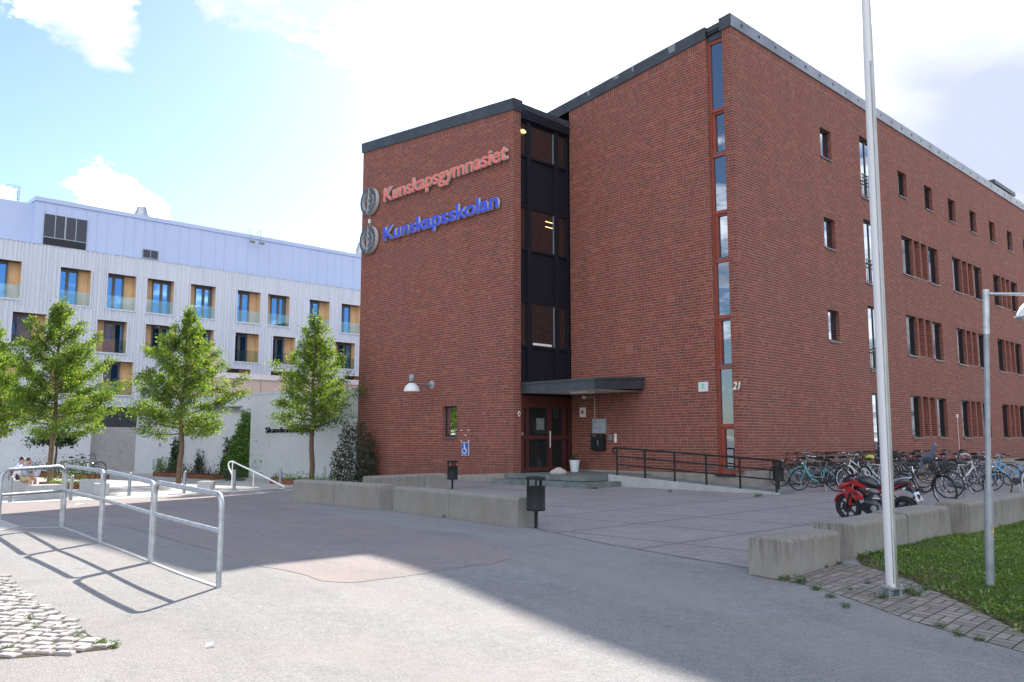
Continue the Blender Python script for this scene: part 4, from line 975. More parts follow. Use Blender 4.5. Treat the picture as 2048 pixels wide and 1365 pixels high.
# ---------------------------------------------------------------- trees, shrubs, climbers
def tree_meshes(H,c0,Rm,seed,nleaf,lean=.0):
    r=random.Random(seed); tb=MB(); n=10
    tr=[(lean*(k/n)**2*H*.1+.05*math.sin(k*1.3+seed),.05*math.cos(k*1.7+seed),H*.93*k/n) for k in range(n+1)]
    tr[0]=(0,0,-.1); tb.tube(tr,[max(.012,.112*(1-k/n)**.75+.012) for k in range(n+1)],10,cap=False)
    tb.tube([(0,0,-.1),(0,0,.25)],[.145,.115],10,cap=False)
    def tp(z):
        k=max(0,min(n-1e-6,z/(H*.93)*n)); i=int(k); f=k-i; return Vector(tr[i]).lerp(Vector(tr[i+1]),f)
    pts=[]; nb=54
    def prof(t): return (.55+.45*min(1,t/.16)) * (1-max(0,t-.16)/.84)**1.0
    for i in range(nb):
        t=(i+.5)/nb; t=t**1.12; z=c0+(H*.90-c0)*t; p=tp(z); az=i*2.39996+r.uniform(-.4,.4)
        L=Rm*prof(t)*r.uniform(.62,1.12)+.12; el=R(8+48*t+r.uniform(-9,9)); d=Vector((math.cos(az)*math.cos(el),math.sin(az)*math.cos(el),math.sin(el)))
        path=[p]; q=p.copy(); m=5
        for k in range(m):
            d2=(d+Vector((r.gauss(0,.13),r.gauss(0,.13),.10*(k-1.4)))).normalized(); q=q+d2*L/m; path.append(q.copy())
        tb.tube(path,[max(.006,.034*(1-t*.6)*(1-k/m)**.8+.005) for k in range(m+1)],5,cap=False)
        per=int(nleaf/nb*(.10+1.5*prof(t)))
        subs=[]
        ns=max(3,int(L*4.2))
        for k in range(ns):
            f=.22+.78*(k+.5)/ns; kk=f*m; ii=min(m-1,int(kk)); base=path[ii].lerp(path[ii+1],kk-ii)
            a2=r.uniform(0,2*PI); sl=r.uniform(.25,.62)*(.65+.35*L/Rm); sd=(d*.7+Vector((math.cos(a2),math.sin(a2),r.uniform(-.35,.45)))).normalized()
            e=base+sd*sl; subs.append((base,e)); tb.tube([base,e],[.007,.003],4,cap=False)
        for k in range(per):
            a_,e=r.choice(subs); f=r.random()**.7; c=a_.lerp(e,f*1.1); sp=.135
            pts.append((c.x+r.gauss(0,sp*(1.1-.6*t)),c.y+r.gauss(0,sp*(1.1-.6*t)),c.z+r.gauss(0,sp*.8)-.03))
    for k in range(60):
        a=r.uniform(0,2*PI); q=r.random(); pts.append((tr[-1][0]+.20*q*math.cos(a),tr[-1][1]+.32*q*math.sin(a),H*.93+r.uniform(-.75,.22)))
    return tb.mesh('trunk',[BARK],True),leaf_mesh('crown',pts,.122,LEAF,seed,.44,.25)
TM=[tree_meshes(8.8,2.2,3.65,3,36000),tree_meshes(8.5,2.1,3.0,12,29000,.2),tree_meshes(8.25,2.35,2.5,21,19000)]
def tree(i,p,label,rz=0,s=1):
    o=empty('plaza_tree',(p.x,p.y,g(p.x,p.y)),rz,label,'tree','young trees in the sunlit square'); o.scale=(s,s,s)
    link('trunk',TM[i][0],o); link('crown',TM[i][1],o)
tree(0,gp(100,968),'widest young tree, beside the two seated people',.4)
tree(1,gp(357,968),'young tree in front of the wall between litter bin and creeper',1.1)
tree(2,gp(622,967),'slimmest young tree, standing before the dark wall letters',2.0)
tree(1,gp(-92,966)+Vector((.3,1.5,0)),'tree cut by the picture edge, only its branch tips showing',3.5,1.0)
def small_tree(p):
    r=random.Random(4); o=empty('background_tree',p,0,'low dark tree hanging over the bicycles at the passage','tree'); pts=[]
    b=MB(); b.tube([(0,0,0),(.1,0,1.2),(0,.1,2.6)],[.08,.06,.03],8)
    for k in range(12):
        a=k*2.4; e=(1.5*math.cos(a)*r.uniform(.5,1),1.0*math.sin(a),2.2+r.uniform(-.3,.9)); b.tube([(0,.05,1.9),e],[.02,.006],5)
        for j in range(130): f=r.uniform(.45,1.1); pts.append((e[0]*f+r.gauss(0,.16),e[1]*f+r.gauss(0,.16),1.9+(e[2]-1.9)*f+r.gauss(0,.13)-.1))
    b.build('trunk',BARK,o,True); leaf_obj('crown',pts,.2,LEAFD,o,5)
small_tree(gp(118,948)+Vector((0,-.6,0)))
def bush(name,p,rx,ry,h,n,size,mat,label,cat,seed,group=None,shape=1.0,rz=0,stems=5):
    r=random.Random(seed); o=empty(name,p,rz,label,cat,group); pts=[]
    while len(pts)<n:
        x,y,z=r.uniform(-1,1),r.uniform(-1,1),r.random(); w=(1-z**1.6*shape)
        if (x*x+y*y)>max(.06,w)*(1+.3*math.sin(7*x+seed)*math.cos(5*z)): continue
        if x*x+y*y<.25*w and r.random()<.55: continue
        pts.append((x*rx,y*ry,z*h+r.gauss(0,.03)))
    b=MB()
    for k in range(stems):
        a=r.uniform(0,6.28); b.tube([(0,0,-.05),(rx*.5*math.cos(a),ry*.5*math.sin(a),h*r.uniform(.5,.85))],[.018,.006],5)
    b.build('stem',BARK,o); leaf_obj('foliage',pts,size,mat,o,seed); return o
sp=gp(690,968); bush('shrub',sp+Vector((.25,.6,0)),1.15,.9,2.75,3800,.13,LEAFG,'tall grey green shrub at the far corner of the brick wing','shrub',31,shape=.85)
def vine(name,u0,u1,vtop,n,mat,label,seed,cols=None):
    d=(WB_-WA_).normalized(); nrm=Vector((d.y,-d.x,0)); P=lambda u: gp(u,947+(u-268)*.03)
    # place on the wall plane: solve for the wall distance of the pixel column
    def onwall_(u,v,off):
        r_=ray(u,v); den=r_[0]*nrm.x+r_[1]*nrm.y; t=((WA_.x+nrm.x*off)*nrm.x+(WA_.y+nrm.y*off)*nrm.y)/den; return Vector((r_[0]*t,r_[1]*t,EYE+r_[2]*t))
    A=onwall_(u0,900,.1); B=onwall_(u1,900,.1); top=onwall_((u0+u1)/2,vtop,.1).z; r=random.Random(seed)
    c=(A+B)/2; o=empty(name,(c.x,c.y,-.3),math.atan2(d.y,d.x),label,'climbing plant'); W=(B-A).length; pts=[]; H=top+.3
    cols=[(a*W,c*H) for a,c in cols] if cols else [(-.22*W,H*.97),(.27*W,H)]+[(r.uniform(-.42,.42)*W,r.uniform(.5,1.0)*H) for _ in range(5)]
    while len(pts)<n:
        cx,ch=r.choice(cols); z=r.random()**.85; w=min(.75,.30*W)*(1-z*.72)
        pts.append((max(-.62*W,min(.62*W,cx*(1-.15*z)+r.gauss(0,w*.55))),-abs(r.gauss(.05,.10*(1.6-z))),z*ch))
    b=MB()
    for cx,ch in cols: b.tube([(cx,-.03,0),(cx*.9,-.02,ch*.5),(cx,-.02,ch*.95)],[.014,.01,.005],5)
    b.build('stem',BARK,o); leaf_obj('foliage',pts,.13,mat,o,seed,.6); return o
vine('creeper',452,526,806,9500,LEAFV,'bright green creeper covering the wall edge behind the white handrail',41,[(-.42,.34),(-.30,.55),(-.12,.72),(.0,.90),(.12,.84),(.22,.80),(.32,.92),(.40,1.0),(.30,.75),(.05,.8)])
vine('creeper',345,368,872,1000,LEAFD,'dark green creeper patch behind the middle tree trunk',43)
vine('creeper',393,412,898,420,LEAFG,'thin straggly climbing rose right of the middle tree trunk',44)
vine('creeper',448,470,872,650,LEAFG,'loose grey green rose at the edge of the big creeper',45)
for k,(u,v,rx,h,n,m,l) in enumerate(((325,951,.55,1.05,420,LEAFV,'round light green bush beside the far litter bin'),(345,951,.4,.8,260,LEAFD,'small dark bush behind the planter edge'),(468,962,.55,.9,420,LEAFG,'low grey green bush at the foot of the creeper'),(555,966,.35,.42,220,HEATH,'little brown bush right of the white handrail'))):
    bush('shrub',gp(u,v),rx,rx*.8,h,n,.11,m,l,'shrub',50+k)
def planter(u0,u1,v,h,mat,n,label,seed,dep=.9):
    a=gp(u0,v); c=gp(u1,v+ (u1-u0)*.06); d=(c-a); L=d.length; o=empty('planter_bed',a,math.atan2(d.y,d.x),label,'planter bed')
    b=MB(); b.box(0,L,-.02,.02,-.1,.22); b.box(0,L,dep,dep+.04,-.1,.22); b.box(-.02,.02,0,dep,-.1,.22); b.box(L-.02,L+.02,0,dep,-.1,.22); b.build('steel_edge',CORTEN,o)
    b=MB(); b.box(.02,L-.02,.02,dep,0,.16); b.build('soil',SOIL,o); r=random.Random(seed)
    leaf_obj('foliage',[(r.uniform(.05,L-.05),r.uniform(.03,dep),.15+abs(r.gauss(0,h*.5))) for _ in range(n)],.10,mat,o,seed)
planter(306,428,953,.42,HEATH,900,'rusty steel planter with purple heather below the white wall',61)
planter(540,640,968,.30,LEAFV,520,'rusty steel planter with yellow green cover by the lower handrail end',62)
planter(20,176,951,.75,LEAFD,1500,'dark hedge planter behind the seated people',63,1.0)
planter(78,152,975,.30,LEAFV,420,'low planted bed around the widest tree trunk',64,.9)
# weeds along block feet and paving edges
WEEDM=[]
for k in range(4):
    r=random.Random(70+k); WEEDM.append(leaf_mesh('weed_tuft',[(r.gauss(0,.07),r.gauss(0,.06),abs(r.gauss(0,.06))) for _ in range(70)],.085,WEED,70+k,.34,.9))
weeds=[((1520,1128),.95),((1545,1143),.7),((1566,1160),.8),((1600,1166),.9),((1632,1180),.7),((1660,1195),.6),((1690,1215),.5),((1622,1140),.45),((1650,1136),.5),((1678,1130),.6),((1720,1118),1.0),((1742,1113),.8),((1762,1196),.8),((1815,1185),.7),((1830,1192),.8),((1850,1180),.7),((1700,1180),.35),((1735,1168),.4),((1880,1255),.5),((1915,1272),.5),((1960,1282),.5),((890,1035),.7),((1020,1050),.6),((868,975),.8),((1515,994),1.3),((1540,985),.8),((1240,968),1.4),((1190,979),1.0),((1215,975),1.0),((1340,985),.8),((1030,966),1.0),((60,1242),.5),((72,1258),.4),((155,1277),.5),((205,1290),.5),((20,1300),.4),((230,1294),.5)]
for k,((u,v),s) in enumerate(weeds):
    p=gp(u,v); o=link('weed_tuft',WEEDM[k%4]); o.location=(p.x,p.y,p.z+.012); s*=.74; o.scale=(s,s,s*.85); o.rotation_euler=(0,0,k*1.7)
    tag(o,'small green weed tuft in a paving or wall joint','weed','weeds growing in joints')
# ---------------------------------------------------------------- lawn blades
LE=[RE(*q) for q in ((4.1,4.9),(4.25,7.1),(4.45,8.6),(4.56,9.75),(4.50,11.0))]+[(4.72,11.70)]
def edge_d(x,y):
    m=9
    for a,b in zip(LE,LE[1:]):
        dx,dy=b[0]-a[0],b[1]-a[1]; t=max(0,min(1,((x-a[0])*dx+(y-a[1])*dy)/(dx*dx+dy*dy))); m=min(m,math.hypot(x-a[0]-dx*t,y-a[1]-dy*t))
    return m
def lawn_grass():
    r=np.random.RandomState(9); n=0; P=[]
    poly=[(p[0],p[1]) for p in lawn]
    while len(P)<62000:
        x,y=r.uniform(4.1,13.5),r.uniform(5.5,19.5)
        if not inpoly(x,y,poly): continue
        if x>.62*y+1.2: continue
        if r.rand()>min(1,(9.5/max(y,5))**1.0): continue
        if r.rand()>min(1,edge_d(x,y)/.75+.06*(math.sin(x*9)+1)): continue
        c=math.sin(x*2.1)*math.cos(y*1.7)+.5*math.sin(x*5.3+y*3.1)
        if c<-.75 and r.rand()<.6: continue
        P.append((x,y,g(x,y)+.008))
    P=np.array(P); n=len(P); h=r.uniform(.014,.045,n)*(1+.35*np.sin(P[:,0]*3.1)*np.cos(P[:,1]*2.3)); a=r.uniform(0,2*np.pi,n); b=r.uniform(0,2*np.pi,n); ln=h*r.uniform(.2,.9,n)
    w=r.uniform(.003,.007,n); broad=r.rand(n)<.16; w[broad]*=3.0; h[broad]*=.8
    dx=np.stack([np.cos(a)*w,np.sin(a)*w,0*w],1); tip=np.stack([np.cos(b)*ln,np.sin(b)*ln,h],1); mid=tip*np.array([.35,.35,.6])
    V=np.stack([P-dx,P+dx,P+mid+dx*.8,P+tip,P+mid-dx*.8],1).reshape(-1,3)
    me=bpy.data.meshes.new('lawn'); me.vertices.add(5*n); me.vertices.foreach_set('co',V.ravel()); me.loops.add(5*n); me.loops.foreach_set('vertex_index',np.arange(5*n,dtype=np.int32)); me.polygons.add(n)
    me.polygons.foreach_set('loop_start',np.arange(0,5*n,5,dtype=np.int32)); me.polygons.foreach_set('loop_total',np.full(n,5,dtype=np.int32)); me.materials.append(GRASS); me.update(calc_edges=True); me.validate()
    tag(link('lawn',me),'short uneven green lawn behind the flagpole','lawn',kind='stuff')
lawn_grass()
CLOV=leafmat('leaf_clover',[(.10,.19,.03),(.15,.25,.045),(.22,.30,.07)],.45,.04)
def clover():
    r=random.Random(15); pts=[]; cs=[]
    while len(cs)<150:
        x,y=r.uniform(4.2,11),r.uniform(6.5,18)
        if inpoly(x,y,lawn) and x<.62*y+1 and edge_d(x,y)>.15: cs.append((x,y,r.uniform(.05,.22)))
    for x,y,q in cs:
        for _ in range(int(60*q/.12)): a,b=x+r.gauss(0,q),y+r.gauss(0,q); pts.append((a,b,g(a,b)+.012+abs(r.gauss(0,.018))))
    tag(leaf_obj('clover_patches',pts,.040,CLOV,None,16,.8,.9),'pale clover and dandelion leaves scattered through the lawn','clover',kind='stuff')
    dry=[]
    while len(dry)<1500:
        x,y=r.uniform(3.8,7.5),r.uniform(6,13)
        if inpoly(x,y,lawn) and edge_d(x,y)<abs(r.gauss(0,.35)): dry.append((x,y,g(x,y)+.012))
    tag(leaf_obj('dry_leaf_litter',dry,.045,leafmat('leaf_dry',[(.10,.065,.03),(.16,.11,.05),(.09,.10,.04)],.2,.03),None,18,.6,.9),'dry leaf litter along the ragged lawn edge','leaf litter',kind='stuff')
clover()
# ---------------------------------------------------------------- concrete blocks
def block_mesh(L,W,H,seed,rad=.07,mat=None):
    prof=[(-W/2,-.06),(W/2,-.06)]
    for k in range(6): a=PI/2*k/5; prof.append((W/2-rad+rad*math.cos(a),H-rad+rad*math.sin(a)))
    for k in range(6): a=PI/2+PI/2*k/5; prof.append((-W/2+rad+rad*math.cos(a),H-rad+rad*math.sin(a)))
    b=MB(); T=Matrix(((0,0,1,0),(1,0,0,0),(0,1,0,0),(0,0,0,1))); b.prism(prof,0,L,0,T)
    return b.mesh('seat_block',[mat or CONC],True)
def block(p,q,W,H,label,side=1,group='cast concrete seat blocks round the forecourt',mat=None):
    p,q=Vector((p[0],p[1],0)),Vector((q[0],q[1],0)); d=(q-p); L=d.length-.012; a=math.atan2(d.y,d.x)
    c=p+Vector((-d.y,d.x,0)).normalized()*W/2*side
    o=link('seat_block',block_mesh(L,W,H,1,mat=mat)); o.location=(c.x,c.y,g(c.x,c.y)); o.rotation_euler=(0,0,a)
    m=o.modifiers.new('Bevel','BEVEL'); m.width=.012; m.segments=2; m.limit_method='ANGLE'; m.angle_limit=R(50)
    return tag(o,label,'concrete block',group)
LB=[gp(585,1003),gp(667,1010),gp(759,1019)]
block(LB[0],LB[1],.48,.56,'farthest pale concrete block of the row in front of the brick wing',mat=CONCC)
block(LB[1],LB[2],.48,.56,'pale concrete block joined to the far end block of the front row',mat=CONCC)
LC=[gp(786,1022),gp(897,1036),gp(1036,1055)]
block(LC[0],LC[1],.50,.54,'pale concrete block in the front row with a weed at its joint',mat=CONCC)
block(LC[1],LC[2],.50,.54,'nearest pale concrete block of the front row, beside the black bin',mat=CONCC)
block((-4.35,24.6),(-2.45,26.95),.52,.56,'darker concrete block set behind the front row before the brick wing',-1)
def top_at(u,v,h): return at(u,v,h)
block(RE(3.13,9.82),RE(4.30,11.16),.49,.47,'stained concrete block at the plaza corner nearest the flagpole')
block((4.66,11.62),(6.08,13.06),.56,.47,'stained concrete block directly behind the flagpole')
block((6.09,13.07),(7.42,14.36),.56,.49,'stained concrete block right of the motorcycle')
block((7.78,14.42),(9.1,15.75),.56,.53,'stained concrete block behind the grey lamp post')
block((9.11,15.76),(10.42,17.1),.56,.53,'stained concrete block at the far end of the lawn edge row')
block((10.9,17.8),(12.6,19.6),.56,.42,'concrete block beyond the lawn edge row, cut by the picture edge')
for u0,v0,u1,v1,W,H,l in ((62,1001,124,998,.6,.47,'sunlit low concrete block in front of the tree bed'),(158,984,206,983,.6,.45,'wide grey concrete block beyond the railing, in tree shade'),(187,993,219,992,.5,.43,'small sunlit concrete cube in front of the wide grey block'),(393,984,421,984,.55,.38,'small concrete cube beside a bollard near the white handrail'),(-60,987,61,985,.55,.44,'concrete bench block carrying the two seated people'),(-40,980,16,979,.5,.62,'pale concrete slab beside the bollard at the picture edge')):
    block(gp(u0,v0),gp(u1,v1),W,H,l,group='concrete blocks in the sunlit square',mat=CONC2)
# ---------------------------------------------------------------- galvanised railing
def railing():
    o=empty('pipe_railing',RP[0],0,'galvanised tube railing with rounded bays throwing a shadow on the asphalt','railing'); O=RP[0]; H=1.02; r=.031
    pts=RP+[gp(-9,1068)]
    hs=[1.0,1.02,1.04,1.06,1.02]
    for i in range(4):
        a,c=pts[i]-O,pts[i+1]-O; d=(c-a); d.z=0; d.normalize(); e=.034; rad=.14
        ha,hc=hs[i],hs[i+1]
        A=a+d*e; Cc=c-d*e
        if i==0: A=a
        path=[A+Vector((0,0,-.05)),A+Vector((0,0,ha-rad))]
        for k in range(1,6): t=PI/2*k/5; path.append(A+d*rad*(1-math.cos(t))+Vector((0,0,ha-rad+rad*math.sin(t))))
        for k in range(0,6): t=PI/2*k/5; path.append(Cc-d*rad*(1-math.sin(t))+Vector((0,0,hc-rad+rad*math.cos(t))))
        path+=[Cc+Vector((0,0,hc-rad)),Cc+Vector((0,0,-.05))]
        b=MB(); b.tube(path,r,12); b.build('bent_frame',GALV,o,True)
        b=MB(); b.tube([A+Vector((0,0,ha*.60)),Cc+Vector((0,0,hc*.60))],r*.85,10); b.build('middle_rail',GALV,o,True)
railing()
# ---------------------------------------------------------------- bollards
bb=MB(); bb.lathe([(.056,-.05),(.056,.74),(.050,.775),(.03,.795),(.0,.80)],14,cap=False); BOLM=bb.mesh('bollard',[GALVD],True)
for (u,v,l) in ((20,1005,'grey steel bollard at the picture edge beside the seated people'),(141,1001,'grey steel bollard behind the railing corner, next to the sunlit block'),(258,992,'grey steel bollard between the railing posts, right of the small cube'),(368,987,'grey steel bollard beside the small concrete cube near the middle tree'),(468,982,'grey steel bollard in front of the white handrail post'),(560,977,'grey steel bollard at the lower end of the white handrail'),(648,970,'grey steel bollard by the grey shrub at the brick corner')):
    p=gp(u,v); o=link('bollard',BOLM); o.location=p; tag(o,l,'bollard','grey bollards along the square')
# ---------------------------------------------------------------- bins
def bin_(p,label,rz=0,s=1,h=.94):
    o=empty('litter_bin',p,rz,label,'litter bin'); o.scale=(s,s,s)
    b=MB(); b.tube([(0,.0,-.03),(0,0,.35)],.032,10); b.build('post',BLACK,o,True)
    b=MB(); b.lathe([(.0,.31),(.168,.31),(.172,.33),(.172,.35),(.166,.36),(.166,.70),(.172,.71),(.172,.735),(.155,.735),(.15,.40),(0,.40)],24,cap=False); b.build('bin_body',BLACK,o,True)
    for a in (.6,2.5,4.4):
        b=MB(); T=Matrix.Rotation(a,4,'Z'); b.box(.13,.16,-.022,.022,.70,.88,T=T); b.build('lid_support',BLACK,o)
    b=MB(); b.lathe([(.0,.925),(.17,.905),(.182,.895),(.182,.86),(.15,.855),(0,.855)],24,cap=False); b.build('bin_lid',BLACK,o,True); return o
bin_(gp(1072,1057),'black round litter bin at the corner of the nearest front row block',.3,1.03)
bin_(Vector((-2.3,26.75,0))+Vector((.35,.9,0)),'black litter bin behind the darker concrete block',1.0,1.02)
bin_(toB(-.55,-1.55,0)+Vector((-.1,-.3,0)),'black litter bin at the lower end of the ramp handrail',.2,1.02)
def farbin():
    p=gp(312,949); o=empty('litter_bin',p,.5,'galvanised litter bin on a post by the white wall','litter bin'); b=MB(); b.tube([(.1,0,-.02),(.1,0,.9)],.03,8); b.build('post',GALVD,o,True)
    b=MB(); b.lathe([(0,.25),(.2,.25),(.2,.85),(.18,.85),(.18,.3),(0,.3)],14,cap=False); b.build('bin_body',GALV,o,True)
farbin()
# ---------------------------------------------------------------- flagpole, lamp post, far handrail
def flagpole():
    p=gp(1785,1193); o=empty('flagpole',p,0,'white flagpole with grey green weathering on a steel foot','flagpole'); o.rotation_euler=(0,R(.45),0)
    b=MB(); n=24
    b.lathe([(.064,.10),(.064,2.2),(.060,4),(.054,6.5),(.047,9.0),(.045,9.5)],n); b.build('pole',POLEM,o,True)
    b=MB(); b.box(-.012,.0,-.067,-.061,.15,6.2); b.build('halyard_line',GALVD,o)
    b=MB(); T=Matrix.Rotation(.3,4,'Z'); b.box(-.105,.105,-.07,.07,.085,.105,T=T); b.box(-.105,.105,-.07,.07,-.02,.012,T=T); b.box(-.09,-.065,-.05,.05,.0,.09,T=T); b.box(.055,.09,-.05,.05,.0,.09,T=T); b.build('foot_plate',GALVD,o)
    for x,y in ((-.085,-.05),(.085,-.05),(-.085,.05),(.085,.05)):
        b=MB(); b.lathe([(.0,.13),(.014,.13),(.014,.105),(.0,.105)],6,T=T@Matrix.Translation((x,y,0)),cap=False); b.build('bolt',GALV,o)
flagpole()
def lamppost():
    p=gp(1980,1176); o=empty('lamp_post',p,0,'slim grey lamp post with a side arm standing in the lawn','lamp post'); o.rotation_euler=(0,R(3.0),0)
    b=MB(); b.lathe([(.048,-.05),(.048,1.08),(.044,1.12),(.031,1.15),(.030,2.98),(.0,2.98)],18,cap=False); b.build('post',GALVD,o,True)
    b=MB(); b.lathe([(.036,2.96),(.036,3.50),(.0,3.505)],18,cap=False); b.build('post_sleeve',GALV,o,True)
    b=MB(); b.tube([(.03,0,3.45),(.35,0,3.465),(.78,0,3.48)],.020,10); b.build('arm',GALV,o,True)
    b=MB(); T=Matrix.Translation((.585,0,3.19)); b.lathe([(.03,.28),(.045,.27),(.05,.20),(.10,.18),(.155,.13),(.185,.06),(.195,.02),(.215,.015),(.215,-.005),(.19,-.005)],28,T=T); b.tube([(.585,0,3.47),(.585,0,3.44)],.02,8); b.build('lamp_shade',LAMPW,o,True)
    b=MB(); b.lathe([(.0,-.05),(.09,-.04),(.15,-.018),(.17,-.006)],20,T=T,cap=False); b.build('lamp_globe',CREAM,o,True)
    b=MB()
    for k,(z0,z1) in enumerate(((.60,.63),(.63,.665),(.665,.70))): 
        for j in range(5):
            a=-1.45+.16*j; q=[(.0492*math.cos(t),.0492*math.sin(t),z) for t,z in ((a,z0),(a+.16,z0),(a+.16,z1),(a,z1))]; b.poly(q,(k+j)%2)
    b.build('sticker',[simple('sticker_purple',(.10,.05,.28),.6),simple('sticker_yellow',(.75,.58,.06),.6)],o)
lamppost()
def farrail():
    p=gp(463,974); q=gp(572,982); o=empty('white_handrail',p,0,'white sloping handrail with a looped end by the creeper','handrail'); d=q-p; d.z=0; L=d.length; d.normalize()
    e=lambda s,z: d*s+Vector((0,0,z)); r=.032
    b=MB(); b.tube([e(.0,.50),e(-.3,.78),e(-.35,.92),e(-.25,1.02),e(0,1.04),e(L*.5,.60),e(L*.97,.16)],r,8); b.build('rail',WHITEP,o,True)
    for s,h in ((.02,1.02),(L*.42,.68)):
        b=MB(); b.tube([e(s,-.05),e(s,h)],r*.8,8); b.build('post',WHITEP,o,True)
farrail()
# ---------------------------------------------------------------- bicycles
CACHE={}
def cmesh(key,fn):
    if key not in CACHE: CACHE[key]=fn()
    return CACHE[key]
def wheel_parts(parent,x,rimm,mat=None,key='',spk=True):
    def hub():
        b=MB(); b.tube([(0,-.045,0),(0,.045,0)],.022,8)
        for k in range(18):
            a=2*PI*k/18; s=.03*(-1)**k; b.tube([(.02*math.cos(a+.8),s,.02*math.sin(a+.8)),(.305*math.cos(a),0,.305*math.sin(a))],.0016,3,cap=False)
        return b.mesh('wheel',[CHROME],True)
    def ty():
        b=MB(); b.torus(.325,.020,36,8); return b.mesh('tyre',[TYRE],True)
    def rm():
        b=MB(); b.torus(.302,.011,36,6,sy=1.3); return b.mesh('rim',[rimm],True)
    w=link('wheel',cmesh('hub',hub),parent,(mat or Matrix.Identity(4))@Matrix.Translation((x,0,.345)))
    link('tyre',cmesh('tyre',ty),w); link('rim',cmesh('rim'+rimm.name,rm),w); return w
FRN={}
def bicycle(fr,re_,label,col,style='step',rim=RIMS,extras=(),steer=0,lean=4,hb=None,fender=None,height=1.0,group='bicycles parked beside the brick school',name='bicycle'):
    """fr, re_: ground points of the front and rear wheel"""
    fr,re_=Vector((fr[0],fr[1],0)),Vector((re_[0],re_[1],0)); d=(fr-re_).normalized(); mid=(fr+re_)/2
    o=empty(name,(mid.x,mid.y,g(mid.x,mid.y)),math.atan2(d.y,d.x),label,'bicycle',group,rx=0)
    o.rotation_euler=Euler((R(lean),0,math.atan2(d.y,d.x)),'XYZ'); o.scale=(1.07,1.07,1.10)
    if hb is None: hb=CHROME if col[0] in ('teal','silver','light_blue','pale_green') or 'chrome' in label else RUBB
    rx,fx=-.53,.55; P=paint('cycle_'+col[0],col[1]); k_=col[0]+style
    BBp=(-.09,0,.30); st=(-.22,0,.72 if style=='step' else .78); hd0,hd1=(.38,0,.70),(.33,0,.88)
    def frame():
        b=MB(); r=.017
        b.tube([BBp,st],r,8)
        if style=='step':
            b.tube([(hd0[0],0,hd0[2]+.02),(.30,0,.50),(.18,0,.34),(.06,0,.285),BBp],r*1.25,8); b.tube([(.33,0,.60),(.22,0,.46),(.08,0,.40),(-.12,0,.40)],r*.8,7)
        elif style=='mixte':
            b.tube([hd0,BBp],r*1.1,8); b.tube([(hd1[0],0,hd1[2]-.05),(-.155,0,.52)],r*.95,8)
        else:
            b.tube([hd0,BBp],r*1.2,8); b.tube([(hd1[0],0,hd1[2]-.03),(-.20,0,.76)],r,8)
        b.tube([hd0,hd1],r*1.3,8)
        for s in (-1,1): b.tube([(BBp[0],s*.03,BBp[2]),(rx,s*.055,.345)],.010,6); b.tube([(st[0],s*.02,st[2]-.08),(rx,s*.055,.345)],.009,6)
        return b.mesh('frame',[P],True)
    link('frame',cmesh('frame'+k_,frame),o)
    ax=Vector((-.05,0,.18)).normalized(); S=Matrix.Translation(hd0)@Matrix.Rotation(steer,4,ax)@Matrix.Translation(-Vector(hd0))
    def fork():
        b=MB()
        for s in (-1,1): b.tube([(hd0[0],s*.02,hd0[2]),(.40,s*.05,.66),(.46,s*.055,.52),(fx,s*.055,.345)],[.013,.013,.011,.009],6)
        b.tube([(.40,-.05,.66),(.40,.05,.66)],.014,6); return b.mesh('fork',[P],True)
    link('fork',cmesh('fork'+k_,fork),o,S)
    wheel_parts(o,rx,rim); wheel_parts(o,fx,rim,S)
    hh=.0 if style!='sport' else -.06
    def bars():
        b=MB(); b.tube([hd1,(.305,0,.985+hh)],.012,7)
        if style=='sport': b.tube([(.30,-.30,1.0+hh),(.33,-.08,.985+hh),(.33,.08,.985+hh),(.30,.30,1.0+hh)],.011,7)
        else: b.tube([(.09,-.30,1.03),(.20,-.27,1.04),(.31,-.14,1.04),(.34,0,.995),(.31,.14,1.04),(.20,.27,1.04),(.09,.30,1.03)],.011,7)
        for s in (-1,1): b.tube([(.22,s*.24,1.03+hh),(.36,s*.24,.98+hh),(.30,s*.24,.94+hh)],.006,5)
        return b.mesh('handlebar',[hb],True)
    h=link('handlebar',cmesh('bars'+style+hb.name,bars),o,S)
    def grips():
        b=MB()
        for s in (-1,1):
            if style=='sport': b.tube([(.325,s*.20,.995+hh),(.30,s*.31,1.002+hh)],.018,7)
            else: b.tube([(.19,s*.273,1.04),(.07,s*.302,1.03)],.018,7)
        return b.mesh('grip',[RUBB],True)
    link('grip',cmesh('grips'+style,grips),h)
    def bell():
        b=MB(); b.lathe([(.0,.03),(.02,.026),(.028,.01),(.028,0)],10,T=Matrix.Translation((.33,.10,1.03+hh))); return b.mesh('bell',[CHROME],True)
    link('bell',cmesh('bell'+style,bell),h)
    def saddle():
        b=MB(); z=.90 if style!='sport' else .95; b.loft([(-.36,z,.02,.05),(-.34,z+.01,.045,.10),(-.27,z+.005,.045,.105),(-.20,z,.035,.06),(-.12,z-.005,.025,.028),(-.08,z-.008,.012,.012)],10); return b.mesh('saddle',[RUBB],True)
    link('saddle',cmesh('saddle'+style,saddle),o)
    def post():
        b=MB(); b.tube([(st[0],0,st[2]-.02),(-.255,0,.90 if style!='sport' else .95)],.013,7); return b.mesh('seat_post',[CHROME],True)
    link('seat_post',cmesh('post'+style,post),o)
    def crank():
        b=MB(); b.lathe([(.0,-.006),(.085,-.006),(.09,0),(.085,.006),(0,.006)],18,T=Matrix.Translation((-.09,.045,.30))@Matrix.Rotation(PI/2,4,'X')); b.tube([(-.09,-.07,.30),(-.02,-.07,.16)],.010,6); b.tube([(-.09,.07,.30),(-.16,.07,.44)],.010,6)
        b.box(-.06,.03,-.15,-.075,.15,.17); b.box(-.20,-.11,.075,.15,.43,.45); return b.mesh('crankset',[CHROME],True)
